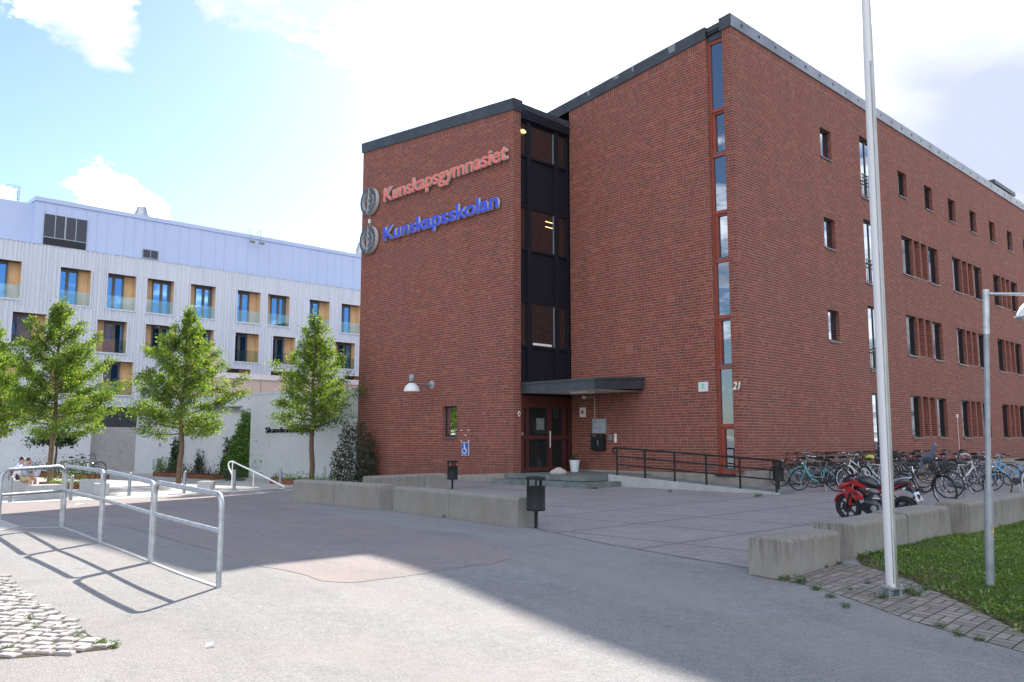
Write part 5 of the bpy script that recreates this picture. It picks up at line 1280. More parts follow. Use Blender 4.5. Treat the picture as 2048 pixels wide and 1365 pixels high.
    link('crankset',cmesh('crank',crank),o)
    if style!='sport':
        def guard():
            b=MB(); b.prism([(-.20,.345),(-.16,.385),(-.02,.39),(.01,.30),(-.04,.22),(-.14,.215),(-.56,.30),(-.57,.37)],.052,.066,0,Matrix.Rotation(PI/2,4,'X')@Matrix.Scale(-1,4,(0,0,1))); return b.mesh('chain_guard',[RUBB])
        link('chain_guard',cmesh('guard',guard),o)
        fm=fender or P
        def fend(cx,a0,a1):
            b=MB(); n=14; i0=None
            for k in range(n+1):
                a=a0+(a1-a0)*k/n; c,s=math.cos(a),math.sin(a)
                i=b.pts([(cx+.368*c,-.030,.345+.368*s),(cx+.376*c,0,.345+.376*s),(cx+.368*c,.030,.345+.368*s)])
                if i0 is not None: b.face((i0,i0+1,i+1,i)); b.face((i0+1,i0+2,i+2,i+1))
                i0=i
            b.tube([(cx,-.06,.345),(cx+.37*math.cos(a1),-.03,.345+.37*math.sin(a1))],.003,4); b.tube([(cx,.06,.345),(cx+.37*math.cos(a1),.03,.345+.37*math.sin(a1))],.003,4)
            return b.mesh('mudguard',[fm],True)
        link('mudguard',cmesh('fr'+fm.name,lambda: fend(rx,R(35),R(195))),o); link('mudguard',cmesh('ff'+fm.name,lambda: fend(fx,R(150),R(-15)) if False else fend(fx,R(20),R(168))),o,S)
        def rack():
            b=MB()
            for y in (-.06,0,.06): b.tube([(-.26,y,.74),(-.74,y,.73)],.006,5)
            b.tube([(-.74,-.06,.73),(-.74,.06,.73)],.006,5)
            for s in (-1,1): b.tube([(rx,s*.06,.345),(-.62,s*.06,.73)],.006,5)
            b.box(-.775,-.745,-.03,.03,.66,.70); return b.mesh('luggage_rack',[RUBB if 'whiterack' not in extras else WHITEP])
        link('luggage_rack',cmesh('rack'+str('whiterack' in extras),rack),o)
        def stand():
            b=MB(); b.tube([(-.15,.03,.26),(-.22,.17,.02)],.009,6); return b.mesh('kickstand',[GALV],True)
        link('kickstand',cmesh('stand',stand),o)
    def lamp():
        b=MB(); b.lathe([(.0,.06),(.03,.04),(.036,0),(.0,-.01)],10,T=Matrix.Translation((.44,0,.80))@Matrix.Rotation(PI/2,4,'Y')); return b.mesh('headlamp',[CHROME],True)
    link('headlamp',cmesh('lamp',lamp),o,S)
    if 'basket' in extras:
        def bask():
            b=MB(); x0,x1,y,z0,z1=.42,.72,.19,.72,.96
            for z in [z0+.03*i for i in range(9)]:
                f=.8+.2*(z-z0)/(z1-z0); q=[(x0,-y*f,z),(x1*f+.1*(1-f),-y*f,z),(x1*f+.1*(1-f),y*f,z),(x0,y*f,z),(x0,-y*f,z)]; b.tube(q,.005,4)
            for k in range(9):
                t=-1+k/4; b.tube([(x0,y*t*.8,z0),(x0,y*t,z1)],.004,4); b.tube([(x1*.8+.02,y*t*.8,z0),(x1,y*t,z1)],.004,4)
                xx=x0+(x1-x0)*k/8; 
                for s in (-1,1): b.tube([(xx*.9+.04,s*y*.8,z0),(xx,s*y,z1)],.004,4)
            b.poly([(x0,-y*.8,z0),(x1*.8+.02,-y*.8,z0),(x1*.8+.02,y*.8,z0),(x0,y*.8,z0)]); return b.mesh('basket',[RUBB])
        link('basket',cmesh('basket',bask),o,S)
    if 'child' in extras or 'childblue' in extras:
        cm=simple('child_seat_'+('blue' if 'childblue' in extras else 'grey'),(.06,.085,.14) if 'childblue' in extras else (.03,.03,.035),.5) if ('child_seat_'+('blue' if 'childblue' in extras else 'grey')) not in MAT else MAT['child_seat_'+('blue' if 'childblue' in extras else 'grey')]
        def child():
            b=MB(); b.loft([(-.38,.86,.03,.14),(-.45,.84,.06,.17),(-.60,.85,.07,.17),(-.68,.88,.06,.16)],12); b.prism([(-.60,.84),(-.70,.86),(-.84,1.28),(-.80,1.36),(-.74,1.33),(-.66,1.06)],-.15,.15,0,Matrix.Rotation(PI/2,4,'X')); 
            for s in (-1,1): b.prism([(-.42,.86),(-.68,.86),(-.76,1.12),(-.66,1.08),(-.46,.97)],s*.17-.012,s*.17+.012,0,Matrix.Rotation(PI/2,4,'X')); b.prism([(-.44,.87),(-.36,.86),(-.30,.50),(-.38,.48)],s*.13-.04,s*.13+.04,0,Matrix.Rotation(PI/2,4,'X'))
            return b.mesh('child_seat',[cm])
        link('child_seat',child(),o)
    if 'lime' in extras:
        b=MB(); b.loft([(-.40,.94,.02,.05),(-.37,.95,.06,.11),(-.27,.95,.07,.12),(-.20,.94,.06,.08),(-.14,.93,.02,.03)],12); b.build('saddle_cover',simple('cover_lime',(.42,.50,.10),.6),o,True)
    if 'orange' in extras:
        b=MB()
        for cx in (rx,):
            for a in (.1,.9,2.2,3.6,5.0): b.box(-.05,.05,-.004,.004,.2,.245,T=Matrix.Translation((cx,0,.345))@Matrix.Rotation(a,4,'Y'))
        b.build('spoke_reflector',simple('reflector_orange',(.62,.22,.03),.4),o)
    if 'crate' in extras:
        b=MB(); b.box(.36,.74,-.21,.21,.74,.75); 
        for x0,x1,y0,y1 in ((.36,.375,-.21,.21),(.725,.74,-.21,.21),(.36,.74,-.21,-.195),(.36,.74,.195,.21)): b.box(x0,x1,y0,y1,.75,1.05)
        b.build('front_crate',simple('crate_brown',(.06,.055,.035),.8),o,False,S)
    return o
TEAL=('teal',(.055,.26,.30)); BLK=('black',(.014,.015,.018)); NAVY=('navy',(.018,.024,.045)); SIL=('silver',(.50,.51,.53)); BLU=('light_blue',(.07,.32,.60)); GRN=('pale_green',(.16,.27,.23)); WINE=('wine_red',(.16,.02,.03)); GRY=('grey',(.11,.12,.13)); WHT=('white',(.62,.62,.62))
def bike2(u0,v0,u1,v1,*a,**k):
    # wheel ground points from two sightings on the plaza, the wheelbase then set to 1.08 m about their midpoint
    f,r=at(u0,v0),at(u1,v1); m=(f+r)/2; d=(f-r).normalized(); bicycle(m+d*.54,m-d*.54,*a,**k)
LC_=lambda s,y,deg: (toB(s+.54*math.cos(R(deg)),y+.54*math.sin(R(deg))),toB(s-.54*math.cos(R(deg)),y-.54*math.sin(R(deg))))
def bikeC(s,y,deg,*a,**k): f,r=LC_(s,y,deg); bicycle(f,r,*a,**k)
bike2(1603,982,1676,984,'teal step through bicycle with chrome bars, leaning at the row end next to the rack',TEAL,'step',steer=.75,lean=-5,fender=paint('cycle_teal',TEAL[1]))
bikeC(1.55,-1.05,96,'black bicycle behind the teal one with its large front wheel at the rack',BLK,'diamond',lean=3)
bikeC(2.45,-.95,84,'dark bicycle with black bars, second from the rack end against the wall',NAVY,'step',lean=4)
bikeC(3.0,-1.0,93,'dark green framed bicycle squeezed between dark neighbours by the wall',GRN,'diamond',lean=-3,fender=BLACK)
bike2(1678,986,1750,981,'bicycle with bright white rims right behind the motorcycle front',BLK,'step',rim=WHITEP,lean=5,steer=-.3)
bikeC(2.2,-3.0,88,'silver bicycle with a white rack and a lime saddle cover',SIL,'mixte',extras=('whiterack','lime'),lean=4,fender=WHITEP)
bikeC(3.8,-1.0,86,'black bicycle with wide bars against the wall left of the flagpole',BLK,'diamond',lean=4)
bikeC(4.6,-1.1,94,'dark bicycle with upright bars just left of the flagpole line',GRY,'step',lean=-4)
bikeC(5.5,-1.05,88,'pale green diamond frame bicycle behind the flagpole',GRN,'diamond',lean=3)
bikeC(6.5,-1.3,92,'dark bicycle right of the flagpole near the ground floor door',BLK,'step',lean=4)
bikeC(7.2,-2.7,100,'bicycle with a blue grey child seat and orange reflectors on its wheel',NAVY,'step',extras=('childblue','orange'),lean=3)
bikeC(9.2,-2.0,-78,'black bicycle with a dark child seat whose back stands up against the wall',BLK,'step',extras=('child','orange'),lean=4)
bikeC(8.2,-1.0,90,'grey bicycle by the wall between the two child seats',GRY,'diamond',lean=3)
bikeC(10.4,-1.4,86,'black bicycle with a low black saddle right of the second child seat',BLK,'sport',lean=-4,hb=RUBB)
bikeC(11.6,-1.5,94,'dark blue bicycle with silver seat post near the conductor rod',NAVY,'diamond',lean=4)
bikeC(13.0,-1.6,88,'black bicycle by the wall left of the lamp post',BLK,'step',lean=3)
bikeC(14.6,-1.6,92,'wine red bicycle by the wall right of the lamp post',WINE,'step',lean=4)
bikeC(16.2,-1.8,90,'dark bicycle farthest along the brick wall',GRY,'diamond',lean=4)
bike2(1897,1014,1806,1007,'large black step through bicycle with a wire basket in front of the row',BLK,'step',extras=('basket',),steer=-.15,lean=4)
bike2(1990,1000,1905,998,'black bicycle with a shining crank in front of the row, crossed by the lamp post',NAVY,'mixte',lean=4,steer=.1)
bikeC(2.6,-6.0,-20,'silver framed bicycle standing behind the black one with the shining crank',SIL,'diamond',lean=3)
bikeC(6.3,-5.0,80,'black bicycle with chrome bars left of the lamp post second row',BLK,'diamond',lean=4)
bikeC(7.8,-5.3,88,'dark bicycle with chrome bars right of the lamp post second row',GRY,'step',lean=-3)
bikeC(5.0,-8.3,100,'light blue bicycle with a brown front crate at the picture edge',BLU,'step',extras=('crate',),lean=4,fender=paint('cycle_light_blue',BLU[1]))
bikeC(4.2,-6.9,95,'light blue bicycle behind the lamp post with a blue chain side',BLU,'mixte',lean=3)
for u,l,c in ((152,'black bicycle leaning by the passage, partly behind the railing','black'),(176,'dark bicycle nearest the passage opening under the clinic','grey')):
    p=gp(u,952); q=Vector((.95,.1,0)); bicycle(p+q*.57,p-q*.57,l,BLK if c=='black' else GRY,'diamond',lean=5,group='bicycles at the passage')
for s_,y_,d_,l_,c_,t_ in ((4.2,-1.2,90,'black bicycle pressed between two others under the first ground floor windows',BLK,'step'),(7.6,-1.1,95,'slim black bicycle just right of the ground floor door',BLK,'diamond'),(9.8,-1.2,84,'charcoal bicycle by the wall below the second child seat',GRY,'step'),(12.3,-1.4,90,'navy step through bicycle between conductor rod and lamp post',NAVY,'step'),(13.8,-2.6,97,'black bicycle with the bars turned, second row near the lamp post',BLK,'step'),(15.4,-1.5,86,'thin charcoal bicycle by the wall near the picture edge',GRY,'sport')):
    bikeC(s_,y_,d_,l_,c_,t_,lean=3)
# rack
def rack():
    o=empty('bicycle_rack',toB(1.35,-.75,0),AZ,'low grey steel bicycle rack against the brick plinth','bicycle rack'); L=5.5
    b=MB(); b.tube([(-.4,0,0),(-.4,0,.42),(-.37,0,.50),(-.29,0,.53),(L,0,.53),(L+.08,0,.50),(L+.1,0,.42),(L+.1,0,0)],.022,8); b.build('rack_frame',GALVD,o,True)
    for k in range(9):
        b=MB(); x=.05+.6*k; b.tube([(x,0,.53),(x+.03,-.12,.40),(x+.03,-.14,.12),(x+.03,.02,.05),(x+.12,.02,.05),(x+.12,-.14,.12),(x+.12,-.12,.40),(x+.15,0,.53)],.008,5); b.build('wheel_holder',GALVD,o,True)
rack()
def rack2():
    o=empty('bicycle_rack',at(2046,1008)+Vector((.35,.3,0)),AZ,'tubular bicycle rack in front of the light blue bicycle','bicycle rack'); b=MB(); b.tube([(-.5,0,0),(-.5,0,.62),(-.4,0,.72),(2,0,.72),(2.1,0,.62),(2.1,0,0)],.022,8); b.build('rack_frame',GALV,o,True)
rack2()
# ---------------------------------------------------------------- motorcycle
def motorcycle():
    fr,re_=Vector((6.74,16.95,0)),Vector((7.42,16.02,0)); d=(fr-re_).normalized(); mid=(fr+re_)/2; 
    o=empty('motorcycle',mid,0,'red and black sports motorcycle parked behind the concrete blocks','motorcycle'); o.rotation_euler=Euler((R(-6),0,math.atan2(d.y,d.x)),'XYZ'); o.scale=(.93,.93,.93)
    RED=paint('moto_red',(.36,.008,.010),.28); BK=paint('moto_black',(.010,.011,.014),.25); fx,rx=.62,-.65; wr=.30
    def wheel(x,w,mat=None):
        b=MB(); b.tube([(0,-.06,0),(0,.06,0)],.04,12); 
        for k in range(6): a=2*PI*k/6+.3; b.box(.03,.205,-.016,.016,-.018,.018,T=Matrix.Rotation(a,4,'Y'))
        wo=b.build('wheel',BK,o,True,Matrix.Translation((x,0,wr)))
        b=MB(); b.torus(.245,.055,40,12,sy=w); b.build('tyre',TYRE,wo,True)
        b=MB(); b.torus(.20,.013,36,6,sy=2.6); b.build('rim',BK,wo,True)
        b=MB(); b.lathe([(.075,-.003),(.115,-.003),(.115,.003),(.075,.003)],28,T=Matrix.Translation((0,.055,0))@Matrix.Rotation(PI/2,4,'X')); b.build('brake_disc',RUBB,wo,True)
    wheel(fx,.95); wheel(rx,1.15)
    X=Matrix.Rotation(PI/2,4,'X')
    b=MB()
    for s in (-1,1): b.tube([(fx,s*.085,wr),(.46,s*.085,.72),(.42,s*.085,.84)],[.026,.022,.018],10)
    b.build('fork',BK,o,True)
    b=MB(); n=14; i0=None
    for k in range(n+1):
        a=R(18+128*k/n); rr=.325+.015*math.sin(PI*k/n); w=.05+.028*math.sin(PI*k/n); c,s=math.cos(a),math.sin(a)
        i=b.pts([(fx+(rr-.05)*c,-w,wr+(rr-.05)*s),(fx+rr*c,-w*.75,wr+rr*s),(fx+(rr+.012)*c,0,wr+(rr+.012)*s),(fx+rr*c,w*.75,wr+rr*s),(fx+(rr-.05)*c,w,wr+(rr-.05)*s)])
        if i0 is not None:
            for j in range(4): b.face((i0+j,i0+j+1,i+j+1,i+j))
        i0=i
    for s in (-1,1): b.prism([(fx-.16,wr+.27),(fx+.02,wr+.30),(fx-.04,wr+.06),(fx-.12,wr+.05)],s*.078-.008,s*.078+.008,0,X)
    b.build('front_mudguard',RED,o,True)
    b=MB(); b.loft([(.80,.69,.02,.05),(.75,.715,.05,.09),(.66,.755,.075,.12),(.54,.79,.07,.125),(.46,.82,.03,.10)],14,0,2.6); b.build('headlight_cowl',RED,o,True)
    b=MB(); b.loft([(.815,.675,.012,.03),(.80,.68,.03,.06),(.76,.69,.04,.08)],12); b.build('headlight',GALV,o,True)
    b=MB(); b.prism([(.66,.83),(.50,.86),(.42,1.0),(.46,1.01),(.60,.92)],-.09,.09,0,X); b.build('windscreen',simple('smoke_screen',(.03,.03,.035),.1),o)
    b=MB()
    for s in (-1,1): b.prism([(.56,.73),(.44,.75),(.30,.66),(.16,.56),(.20,.48),(.30,.50),(.40,.60),(.54,.67)],s*.145-.022,s*.145+.022,0,X)
    f=b.build('side_fairing',RED,o); m=f.modifiers.new('Bevel','BEVEL'); m.width=.012; m.segments=2
    for s in (-1,1):
        b=MB(); b.prism([(.42,.69),(.34,.67),(.26,.60),(.30,.58)],s*.168-.006,s*.168+.006,0,X); b.build('fairing_inset',BK,o)
    b=MB(); b.loft([(.34,.83,.04,.07),(.28,.86,.11,.14),(.16,.88,.14,.155),(.02,.85,.13,.14),(-.10,.80,.08,.10),(-.15,.77,.03,.06)],16,0,2.4); b.build('fuel_tank',BK,o,True)
    b=MB()
    for s in (-1,1): b.prism([(.46,.88),(.34,.92),(.06,.78),(.08,.73),(.26,.78),(.44,.82)],s*.150-.012,s*.150+.012,0,X)
    b.build('tank_stripe',RED,o)
    b=MB(); b.loft([(-.08,.755,.03,.06),(-.16,.77,.055,.11),(-.34,.765,.05,.13),(-.46,.80,.05,.12),(-.60,.85,.045,.10),(-.74,.88,.02,.06)],14,0,2.4); b.build('seat',RUBB,o,True)
    b=MB(); b.loft([(-.20,.70,.03,.10),(-.34,.72,.05,.13),(-.56,.78,.055,.11),(-.78,.86,.04,.07),(-.84,.875,.015,.03)],12); b.build('tail_fairing',BK,o,True)
    b=MB()
    for s in (-1,1): b.prism([(-.16,.73),(-.38,.735),(-.62,.83),(-.78,.885),(-.60,.79),(-.36,.68),(-.18,.68)],s*.128-.01,s*.128+.01,0,X)
    b.build('tail_panel',RED,o)
    b=MB(); b.loft([(-.80,.835,.03,.05),(-.845,.85,.025,.04),(-.86,.855,.005,.01)],10); b.build('tail_light',simple('tail_red',(.35,.02,.03),.2),o,True)
    b=MB(); b.tube([(-.42,-.12,.86),(-.60,-.13,.95),(-.78,-.10,.97),(-.82,0,.96),(-.78,.10,.97),(-.60,.13,.95),(-.42,.12,.86)],.014,8); b.build('grab_rail',CHROME,o,True)
    b=MB(); b.tube([(.42,0,.80),(.24,.0,.66),(-.10,0,.60),(-.24,0,.40)],.03,8); b.tube([(.24,0,.62),(.20,0,.36),(-.06,0,.22),(-.24,0,.30)],.024,8)
    for s in (-1,1): b.tube([(-.22,s*.10,.36),(rx,s*.10,wr)],.026,8); b.tube([(-.12,s*.07,.62),(-.46,s*.09,.76)],.018,7)
    b.build('chassis',BK,o,True)
    b=MB(); b.loft([(.20,.40,.05,.08),(.16,.40,.15,.13),(.02,.38,.16,.14),(-.12,.36,.14,.14),(-.18,.36,.06,.1)],12,0,4); b.box(.06,.20,-.08,.08,.44,.60); b.build('engine',BK,o,True)
    b=MB()
    for s in (-1,1): b.lathe([(.0,.0),(.06,.0),(.072,.02),(.06,.045),(.0,.05)],16,T=Matrix.Translation((-.05,s*.13,.32))@Matrix.Rotation(-s*PI/2,4,'X'))
    b.box(-.22,-.16,-.14,.14,.30,.38); b.build('engine_cover',GALVD,o,True)
    b=MB(); b.prism([(.30,.30),(.24,.42),(-.04,.28),(-.22,.24),(-.20,.17),(.06,.16)],-.12,.12,0,X); b.build('belly_pan',BK,o)
    b=MB(); b.tube([(.20,-.10,.44),(.22,-.13,.26),(.0,-.14,.20),(-.26,-.15,.26),(-.40,-.17,.34),(-.82,-.18,.46)],[.022,.022,.022,.026,.045,.05],10); b.build('exhaust',GALVD,o,True)
    b=MB(); b.tube([(.30,-.36,.93),(.34,-.22,.96),(.38,-.10,.93),(.38,.10,.93),(.34,.22,.96),(.30,.36,.93)],.012,8); b.build('handlebar',BK,o,True)
    for s in (-1,1):
        b=MB(); b.tube([(.335,s*.23,.96),(.295,s*.37,.928)],.020,8); b.tube([(.36,s*.25,.95),(.37,s*.34,.92)],.007,5); b.build('grip',RUBB,o,True)
        b=MB(); b.tube([(.36,s*.20,.97),(.40,s*.27,1.12)],.008,6); b.loft([(.375,1.15,.02,.045),(.39,1.15,.04,.07),(.42,1.15,.03,.055)],10); 
        for i,v in enumerate(b.v):
            if i>=12: b.v[i]=(v[0],v[1]+s*.31,v[2])
        b.build('mirror',RUBB,o,True)
    b=MB(); b.tube([(-.72,.0,.80),(-.90,0,.62)],.02,6); b.box(-.98,-.90,-.02,.02,.58,.64); b.prism([(-.78,.80),(-.95,.52),(-.97,.53),(-.82,.82)],-.06,.06,0,X); b.build('plate_holder',RUBB,o)
    M=Matrix.Translation((-.935,0,.60))@Matrix.Rotation(-PI/2,4,'Z')@Matrix.Rotation(R(62),4,'X')
    b=MB(); b.box(-.105,.105,-.09,.09,0,.006); pl=b.build('number_plate',simple('plate_white',(.66,.68,.66),.4),o,False,M)
    b=MB(); b.box(-.105,-.075,.0,.09,.006,.008); b.build('plate_band',SBLUE,pl)
    for body,x,y in (('803',-.055,-.075),):
        me=text_mesh(body,.085,.001,.001); me.materials.clear(); me.materials.append(BLACK); link('plate_number',me,pl,Matrix.Translation((x,y,.0075)))
    b=MB(); b.prism([(-.02,.02),(.05,.02),(.045,.065),(-.015,.065)],.0062,.0075); b.build('plate_seal',GREENL,pl)
    b=MB()
    for s in (-1,1): b.tube([(-.74,s*.06,.78),(-.76,s*.17,.77)],.008,5); b.lathe([(.0,0),(.022,.01),(.018,.06),(.0,.07)],8,T=Matrix.Translation((-.76,s*.15,.77))@Matrix.Rotation(-s*PI/2,4,'X'))
    b.build('turn_signal',simple('signal_clear',(.6,.5,.4),.2),o,True)
    b=MB(); b.tube([(-.10,.10,.22),(-.20,.34,-.02)],.012,6); b.build('side_stand',GALVD,o,True)
motorcycle()
# ---------------------------------------------------------------- two people on the bench block
def skin_obj(name,chains,mat,parent,sub=1):
    V=[];E_=[];Rr=[];idx={}
    def vid(p,r):
        k=tuple(round(c,4) for c in p)
        if k not in idx: idx[k]=len(V); V.append(p); Rr.append(r)
        return idx[k]
    for ch in chains:
        pr=None
        for p,r in ch:
            i=vid(p,r)
            if pr is not None and pr!=i: E_.append((pr,i))
            pr=i
    me=bpy.data.meshes.new(name); me.from_pydata(V,E_,[]); me.materials.append(mat); o=link(name,me,parent); m=o.modifiers.new('Skin','SKIN'); m.use_smooth_shade=True
    s=me.skin_vertices[0].data
    for i,r in enumerate(Rr): s[i].radius=r if isinstance(r,tuple) else (r,r); s[i].use_root=(i==0)
    m2=o.modifiers.new('Subd','SUBSURF'); m2.levels=sub; m2.render_levels=sub; return o
def person(p,rz,label,shirt,shorts,lean,arms,knee_dx=.42,hold=None):
    # seated figure: origin on the seat, x forward
    o=empty('person',p,rz,label,'person'); hx=lambda z: lean*z
    pel=(0,0,.10); ch=(hx(.38),0,.38); nk=(hx(.55),0,.55); nk2=(hx(.62)+.02,0,.62); hd=(hx(.70)+.05,0,.72); tp_=(hx(.80)+.05,0,.82)
    chains=[[(pel,.15),((hx(.22),0,.22),(.155,.12)),(ch,(.17,.125)),((hx(.48),0,.48),.14),(nk,.06),(nk2,.055),(hd,(.082,.10)),(tp_,(.07,.08))]]
    for s in (-1,1):
        kn=(knee_dx,s*.13,.08); ft=(knee_dx-.02,s*.13,-.36); chains.append([(pel,.15),((.10,s*.10,.08),.095),(kn,.062),((knee_dx-.01,s*.13,-.14),.058),(ft,.038),((knee_dx+.15,s*.13,-.41),.036)])
        sh=(hx(.47),s*.20,.47); el,ha=arms[s]; chains.append([(((hx(.48)),0,.48),.14),(sh,.065),(el,.048),(ha,.032),((ha[0]+.09,ha[1],ha[2]-.01),.026)])
    b=skin_obj('body',chains,SKIN,o)
    sc_=[[((0,0,.05),(.165,.14)),((hx(.22),0,.22),(.17,.135)),(ch,(.185,.14)),((hx(.48),0,.48),.155),((hx(.55),0,.55),.10),((hx(.59)+.01,0,.59),.066)]]
    for s in (-1,1):
        sh=(hx(.47),s*.20,.47); el,ha=arms[s]; w=tuple(el[i]+(ha[i]-el[i])*.8 for i in range(3)); sc_.append([((hx(.48),0,.48),.152),(sh,.082),(el,.064),(w,.046)])
    skin_obj('shirt',sc_,shirt,o)
    so=[[((0,0,.06),.158)]]
    so=[]
    for s in (-1,1): so.append([((0,0,.07),.16),((.10,s*.10,.08),.112),((knee_dx*.86,s*.125,.085),.086)])
    skin_obj('shorts',so,shorts,o)
    b=MB(); c=Vector(hd)+Vector((-.018,0,.035)); prof=[(math.sin(PI*k/10),math.cos(PI*k/10)) for k in range(0,7)]
    b.lathe([(max(.001,.090*a),.098*c_) for a,c_ in prof],14,T=Matrix.Translation(c)@Matrix.Rotation(R(-18),4,'Y'),cap=False); b.build('hair',HAIR,o,True)
    b=MB(); b.loft([(hd[0]+.10,hd[2]-.005,.018,.012),(hd[0]+.075,hd[2]+.01,.03,.016)],8); b.build('nose',SKIN,o,True)
    for s in (-1,1):
        b=MB(); b.lathe([(.0,-.01),(.022,0),(.0,.01)],8,T=Matrix.Translation((hd[0]-.005,s*.088,hd[2]))@Matrix.Rotation(PI/2,4,'X')); b.build('ear',SKIN,o,True)
    return o
pm=gp(43,987); pm.z=g(pm.x,pm.y)+.44
A1={-1:((.30,-.24,.24),(.46,-.10,.22)),1:((.28,.24,.24),(.46,.06,.22))}
mp_=person(pm,R(-8),'seated man with short dark hair, grey sweater and khaki shorts holding a paper',simple('sweater_grey',(.30,.31,.37),.9),simple('shorts_khaki',(.36,.29,.17),.9),.24,A1)
def paper():
    b=MB(); b.box(-.01,.0,-.12,.12,-.1,.13); o=b.build('paper_sheet',simple('paper_white',(.8,.8,.82),.7)); o.location=mp_.location+Vector((.57,-.05,.26)); o.rotation_euler=(R(4),R(22),R(-8)); tag(o,'white paper sheet held by the seated man','paper')
paper()
p2=gp(22,985)+Vector((-.12,.40,0)); p2.z=g(p2.x,p2.y)+.45
A2={-1:((.16,-.30,.25),(.30,-.20,.10)),1:((.16,.30,.25),(.45,.24,.42))}
person(p2,R(20),'seated person in a pale blue white top, half hidden behind the man in grey',simple('top_pale_blue',(.62,.66,.80),.9),simple('shorts_dark',(.05,.05,.07),.9),.22,A2)
# litter and small marks on the road
def litter():
    for k,(u,v,sx,sy,l) in enumerate(((162,1009,.16,.08,'pale scrap of paper on the sunlit red lane'),(422,1294,.05,.012,'tiny white cigarette end on the grey asphalt'))):
        p=gp(u,v); b=MB(); b.poly([(-sx,-sy,.0),(sx,-sy*.6,.02),(sx*.9,sy,.008),(-sx*.8,sy*.9,.025)]); b.poly([(-sx*.6,-sy*1.2,.01),(sx*.4,-sy*.9,.04),(sx*.2,sy*.4,.03),(-sx*.7,sy*.2,.035)]); o=b.build('litter_scrap',WHITEP); o.location=p+Vector((0,0,.008)); o.rotation_euler=(0,0,k*.8); tag(o,l,'litter')
litter()
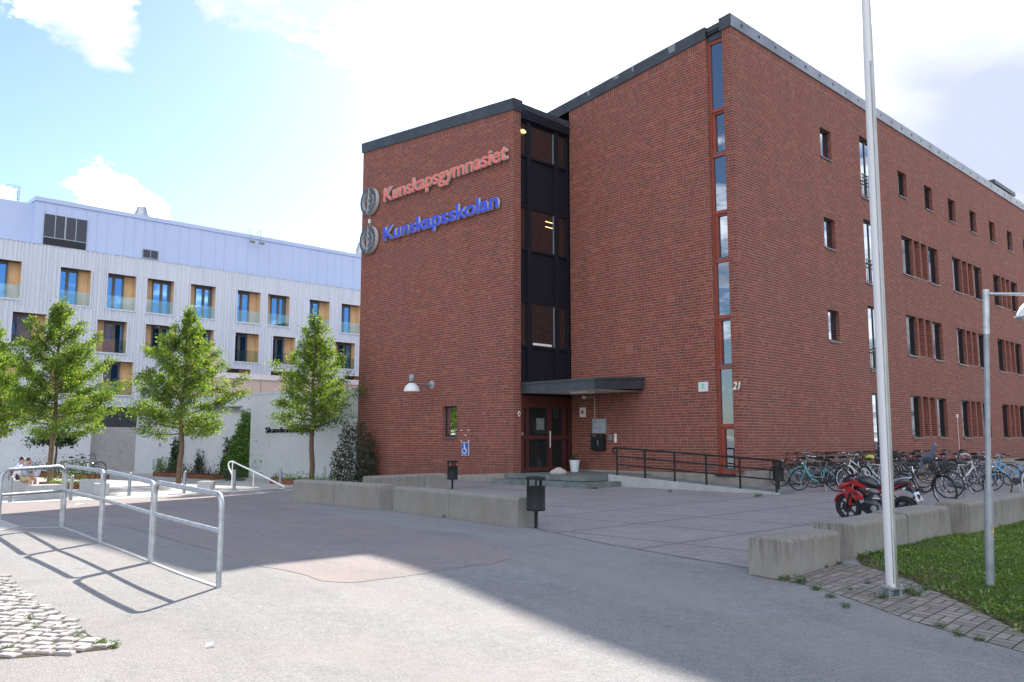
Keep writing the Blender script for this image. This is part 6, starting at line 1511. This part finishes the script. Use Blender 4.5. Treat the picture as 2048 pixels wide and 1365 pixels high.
# ---------------------------------------------------------------- camera, light, sky
cam=bpy.data.cameras.new('camera'); cam.sensor_width=36; cam.lens=36*F/2048; cam.clip_end=3000; cam.clip_start=.05
co_=bpy.data.objects.new('camera',cam); COL.objects.link(co_); co_.location=(0,0,EYE); co_.rotation_euler=(PI/2+PITCH,0,0); sc.camera=co_
SUN_EL,SUN_AZ=R(34.6),R(10.0)
sd=Vector((math.sin(SUN_AZ)*math.cos(SUN_EL),math.cos(SUN_AZ)*math.cos(SUN_EL),math.sin(SUN_EL)))
sl=bpy.data.lights.new('sun','SUN'); sl.energy=5.0; sl.angle=R(.53); sl.color=(1,.925,.81)
so=bpy.data.objects.new('sun',sl); COL.objects.link(so); so.rotation_euler=sd.to_track_quat('Z','Y').to_euler(); so.location=(0,0,40)
def world():
    w=bpy.data.worlds.new('World'); sc.world=w; w.use_nodes=True; t=w.node_tree; n=t.nodes; bg=n['Background']; L=t.links.new
    sky=n.new('ShaderNodeTexSky'); sky.sky_type='NISHITA'; sky.sun_disc=False; sky.sun_elevation=SUN_EL; sky.sun_rotation=SUN_AZ; sky.air_density=1.0; sky.dust_density=.6; sky.ozone_density=3.0; sky.altitude=50
    tc=n.new('ShaderNodeTexCoord'); D=tc.outputs['Generated']; sp=n.new('ShaderNodeSeparateXYZ'); L(D,sp.inputs[0])
    def M(op,a,b=None):
        q=n.new('ShaderNodeMath'); q.operation=op
        for i,v in enumerate((a,b)):
            if v is None: continue
            if isinstance(v,(int,float)): q.inputs[i].default_value=v
            else: L(v,q.inputs[i])
        return q.outputs[0]
    zz=M('ADD',M('MAXIMUM',sp.outputs[2],0.),.12); cx=M('DIVIDE',sp.outputs[0],zz); cy=M('DIVIDE',sp.outputs[1],zz)
    cb=n.new('ShaderNodeCombineXYZ'); L(cx,cb.inputs[0]); L(cy,cb.inputs[1]); cb.inputs[2].default_value=3.7
    nz=n.new('ShaderNodeTexNoise'); L(cb.outputs[0],nz.inputs[0]); nz.inputs['Scale'].default_value=3.3; nz.inputs['Detail'].default_value=11; nz.inputs['Roughness'].default_value=.66; nz.inputs['Distortion'].default_value=.15
    f=nz.outputs[0]
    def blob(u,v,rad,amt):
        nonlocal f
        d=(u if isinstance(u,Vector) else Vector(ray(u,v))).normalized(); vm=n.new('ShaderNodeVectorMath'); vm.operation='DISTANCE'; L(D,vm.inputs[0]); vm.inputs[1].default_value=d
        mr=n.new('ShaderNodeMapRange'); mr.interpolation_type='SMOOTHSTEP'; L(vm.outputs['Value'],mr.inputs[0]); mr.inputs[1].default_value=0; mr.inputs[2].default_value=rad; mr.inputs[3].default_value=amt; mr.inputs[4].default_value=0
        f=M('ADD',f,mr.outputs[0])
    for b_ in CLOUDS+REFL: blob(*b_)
    # broad cloud bank added out of view opposite the sun to brighten the shade
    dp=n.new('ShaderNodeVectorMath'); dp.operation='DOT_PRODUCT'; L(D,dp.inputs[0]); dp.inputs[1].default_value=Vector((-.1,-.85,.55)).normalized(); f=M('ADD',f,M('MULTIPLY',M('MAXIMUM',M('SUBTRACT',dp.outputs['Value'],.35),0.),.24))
    rp=n.new('ShaderNodeValToRGB'); L(f,rp.inputs[0]); e=rp.color_ramp.elements; e[0].position=.54; e[0].color=(0,0,0,1); e[1].position=.70; e[1].color=(1,1,1,1)
    n2=n.new('ShaderNodeTexNoise'); L(cb.outputs[0],n2.inputs[0]); n2.inputs['Scale'].default_value=2.3; n2.inputs['Detail'].default_value=7
    f=n2.outputs[0]; 
    for b_ in SHADES: blob(*b_)
    r2=n.new('ShaderNodeValToRGB'); L(f,r2.inputs[0]); e=r2.color_ramp.elements; e[0].position=.53; e[0].color=(14.3,14.3,14.8,1); e[1].position=1.0; e[1].color=(3.3,3.6,4.8,1); q_=e.new(.60); q_.color=(5.6,5.7,6.2,1)
    mx=n.new('ShaderNodeMix'); mx.data_type='RGBA'; L(rp.outputs[0],mx.inputs[0]); L(sky.outputs[0],mx.inputs[6]); L(r2.outputs[0],mx.inputs[7]); L(mx.outputs[2],bg.inputs[0]); bg.inputs[1].default_value=.088
CLOUDS=[(640,50,.17,.16),(760,150,.10,.10),(470,20,.10,.10),(170,90,.07,.15),(60,20,.05,.08),(235,95,.05,.10),(20,120,.06,-.12),(225,410,.075,.30),(300,430,.05,.2),(0,415,.035,.25),(1750,60,.36,.24),(2020,330,.30,.30),(2000,150,.3,.2),(1000,110,.05,.12),(1240,110,.05,.12),(390,260,.17,-.22),(870,330,.16,-.22),(560,330,.2,-.2),(1130,150,.08,-.14),(690,480,.04,.25),(80,230,.12,-.16),(350,60,.06,-.14),(900,70,.06,-.1)]
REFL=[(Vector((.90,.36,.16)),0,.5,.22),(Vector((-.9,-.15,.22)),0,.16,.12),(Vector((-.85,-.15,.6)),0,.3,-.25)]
SHADES=[(2045,275,.25,.46),(1860,60,.10,.12),(2048,400,.12,.12)]
world()
vs=sc.view_settings; vs.view_transform='Standard'; vs.look='None'; vs.gamma=1; vs.use_curve_mapping=False; vs.exposure=1.32
sc.render.film_transparent=False
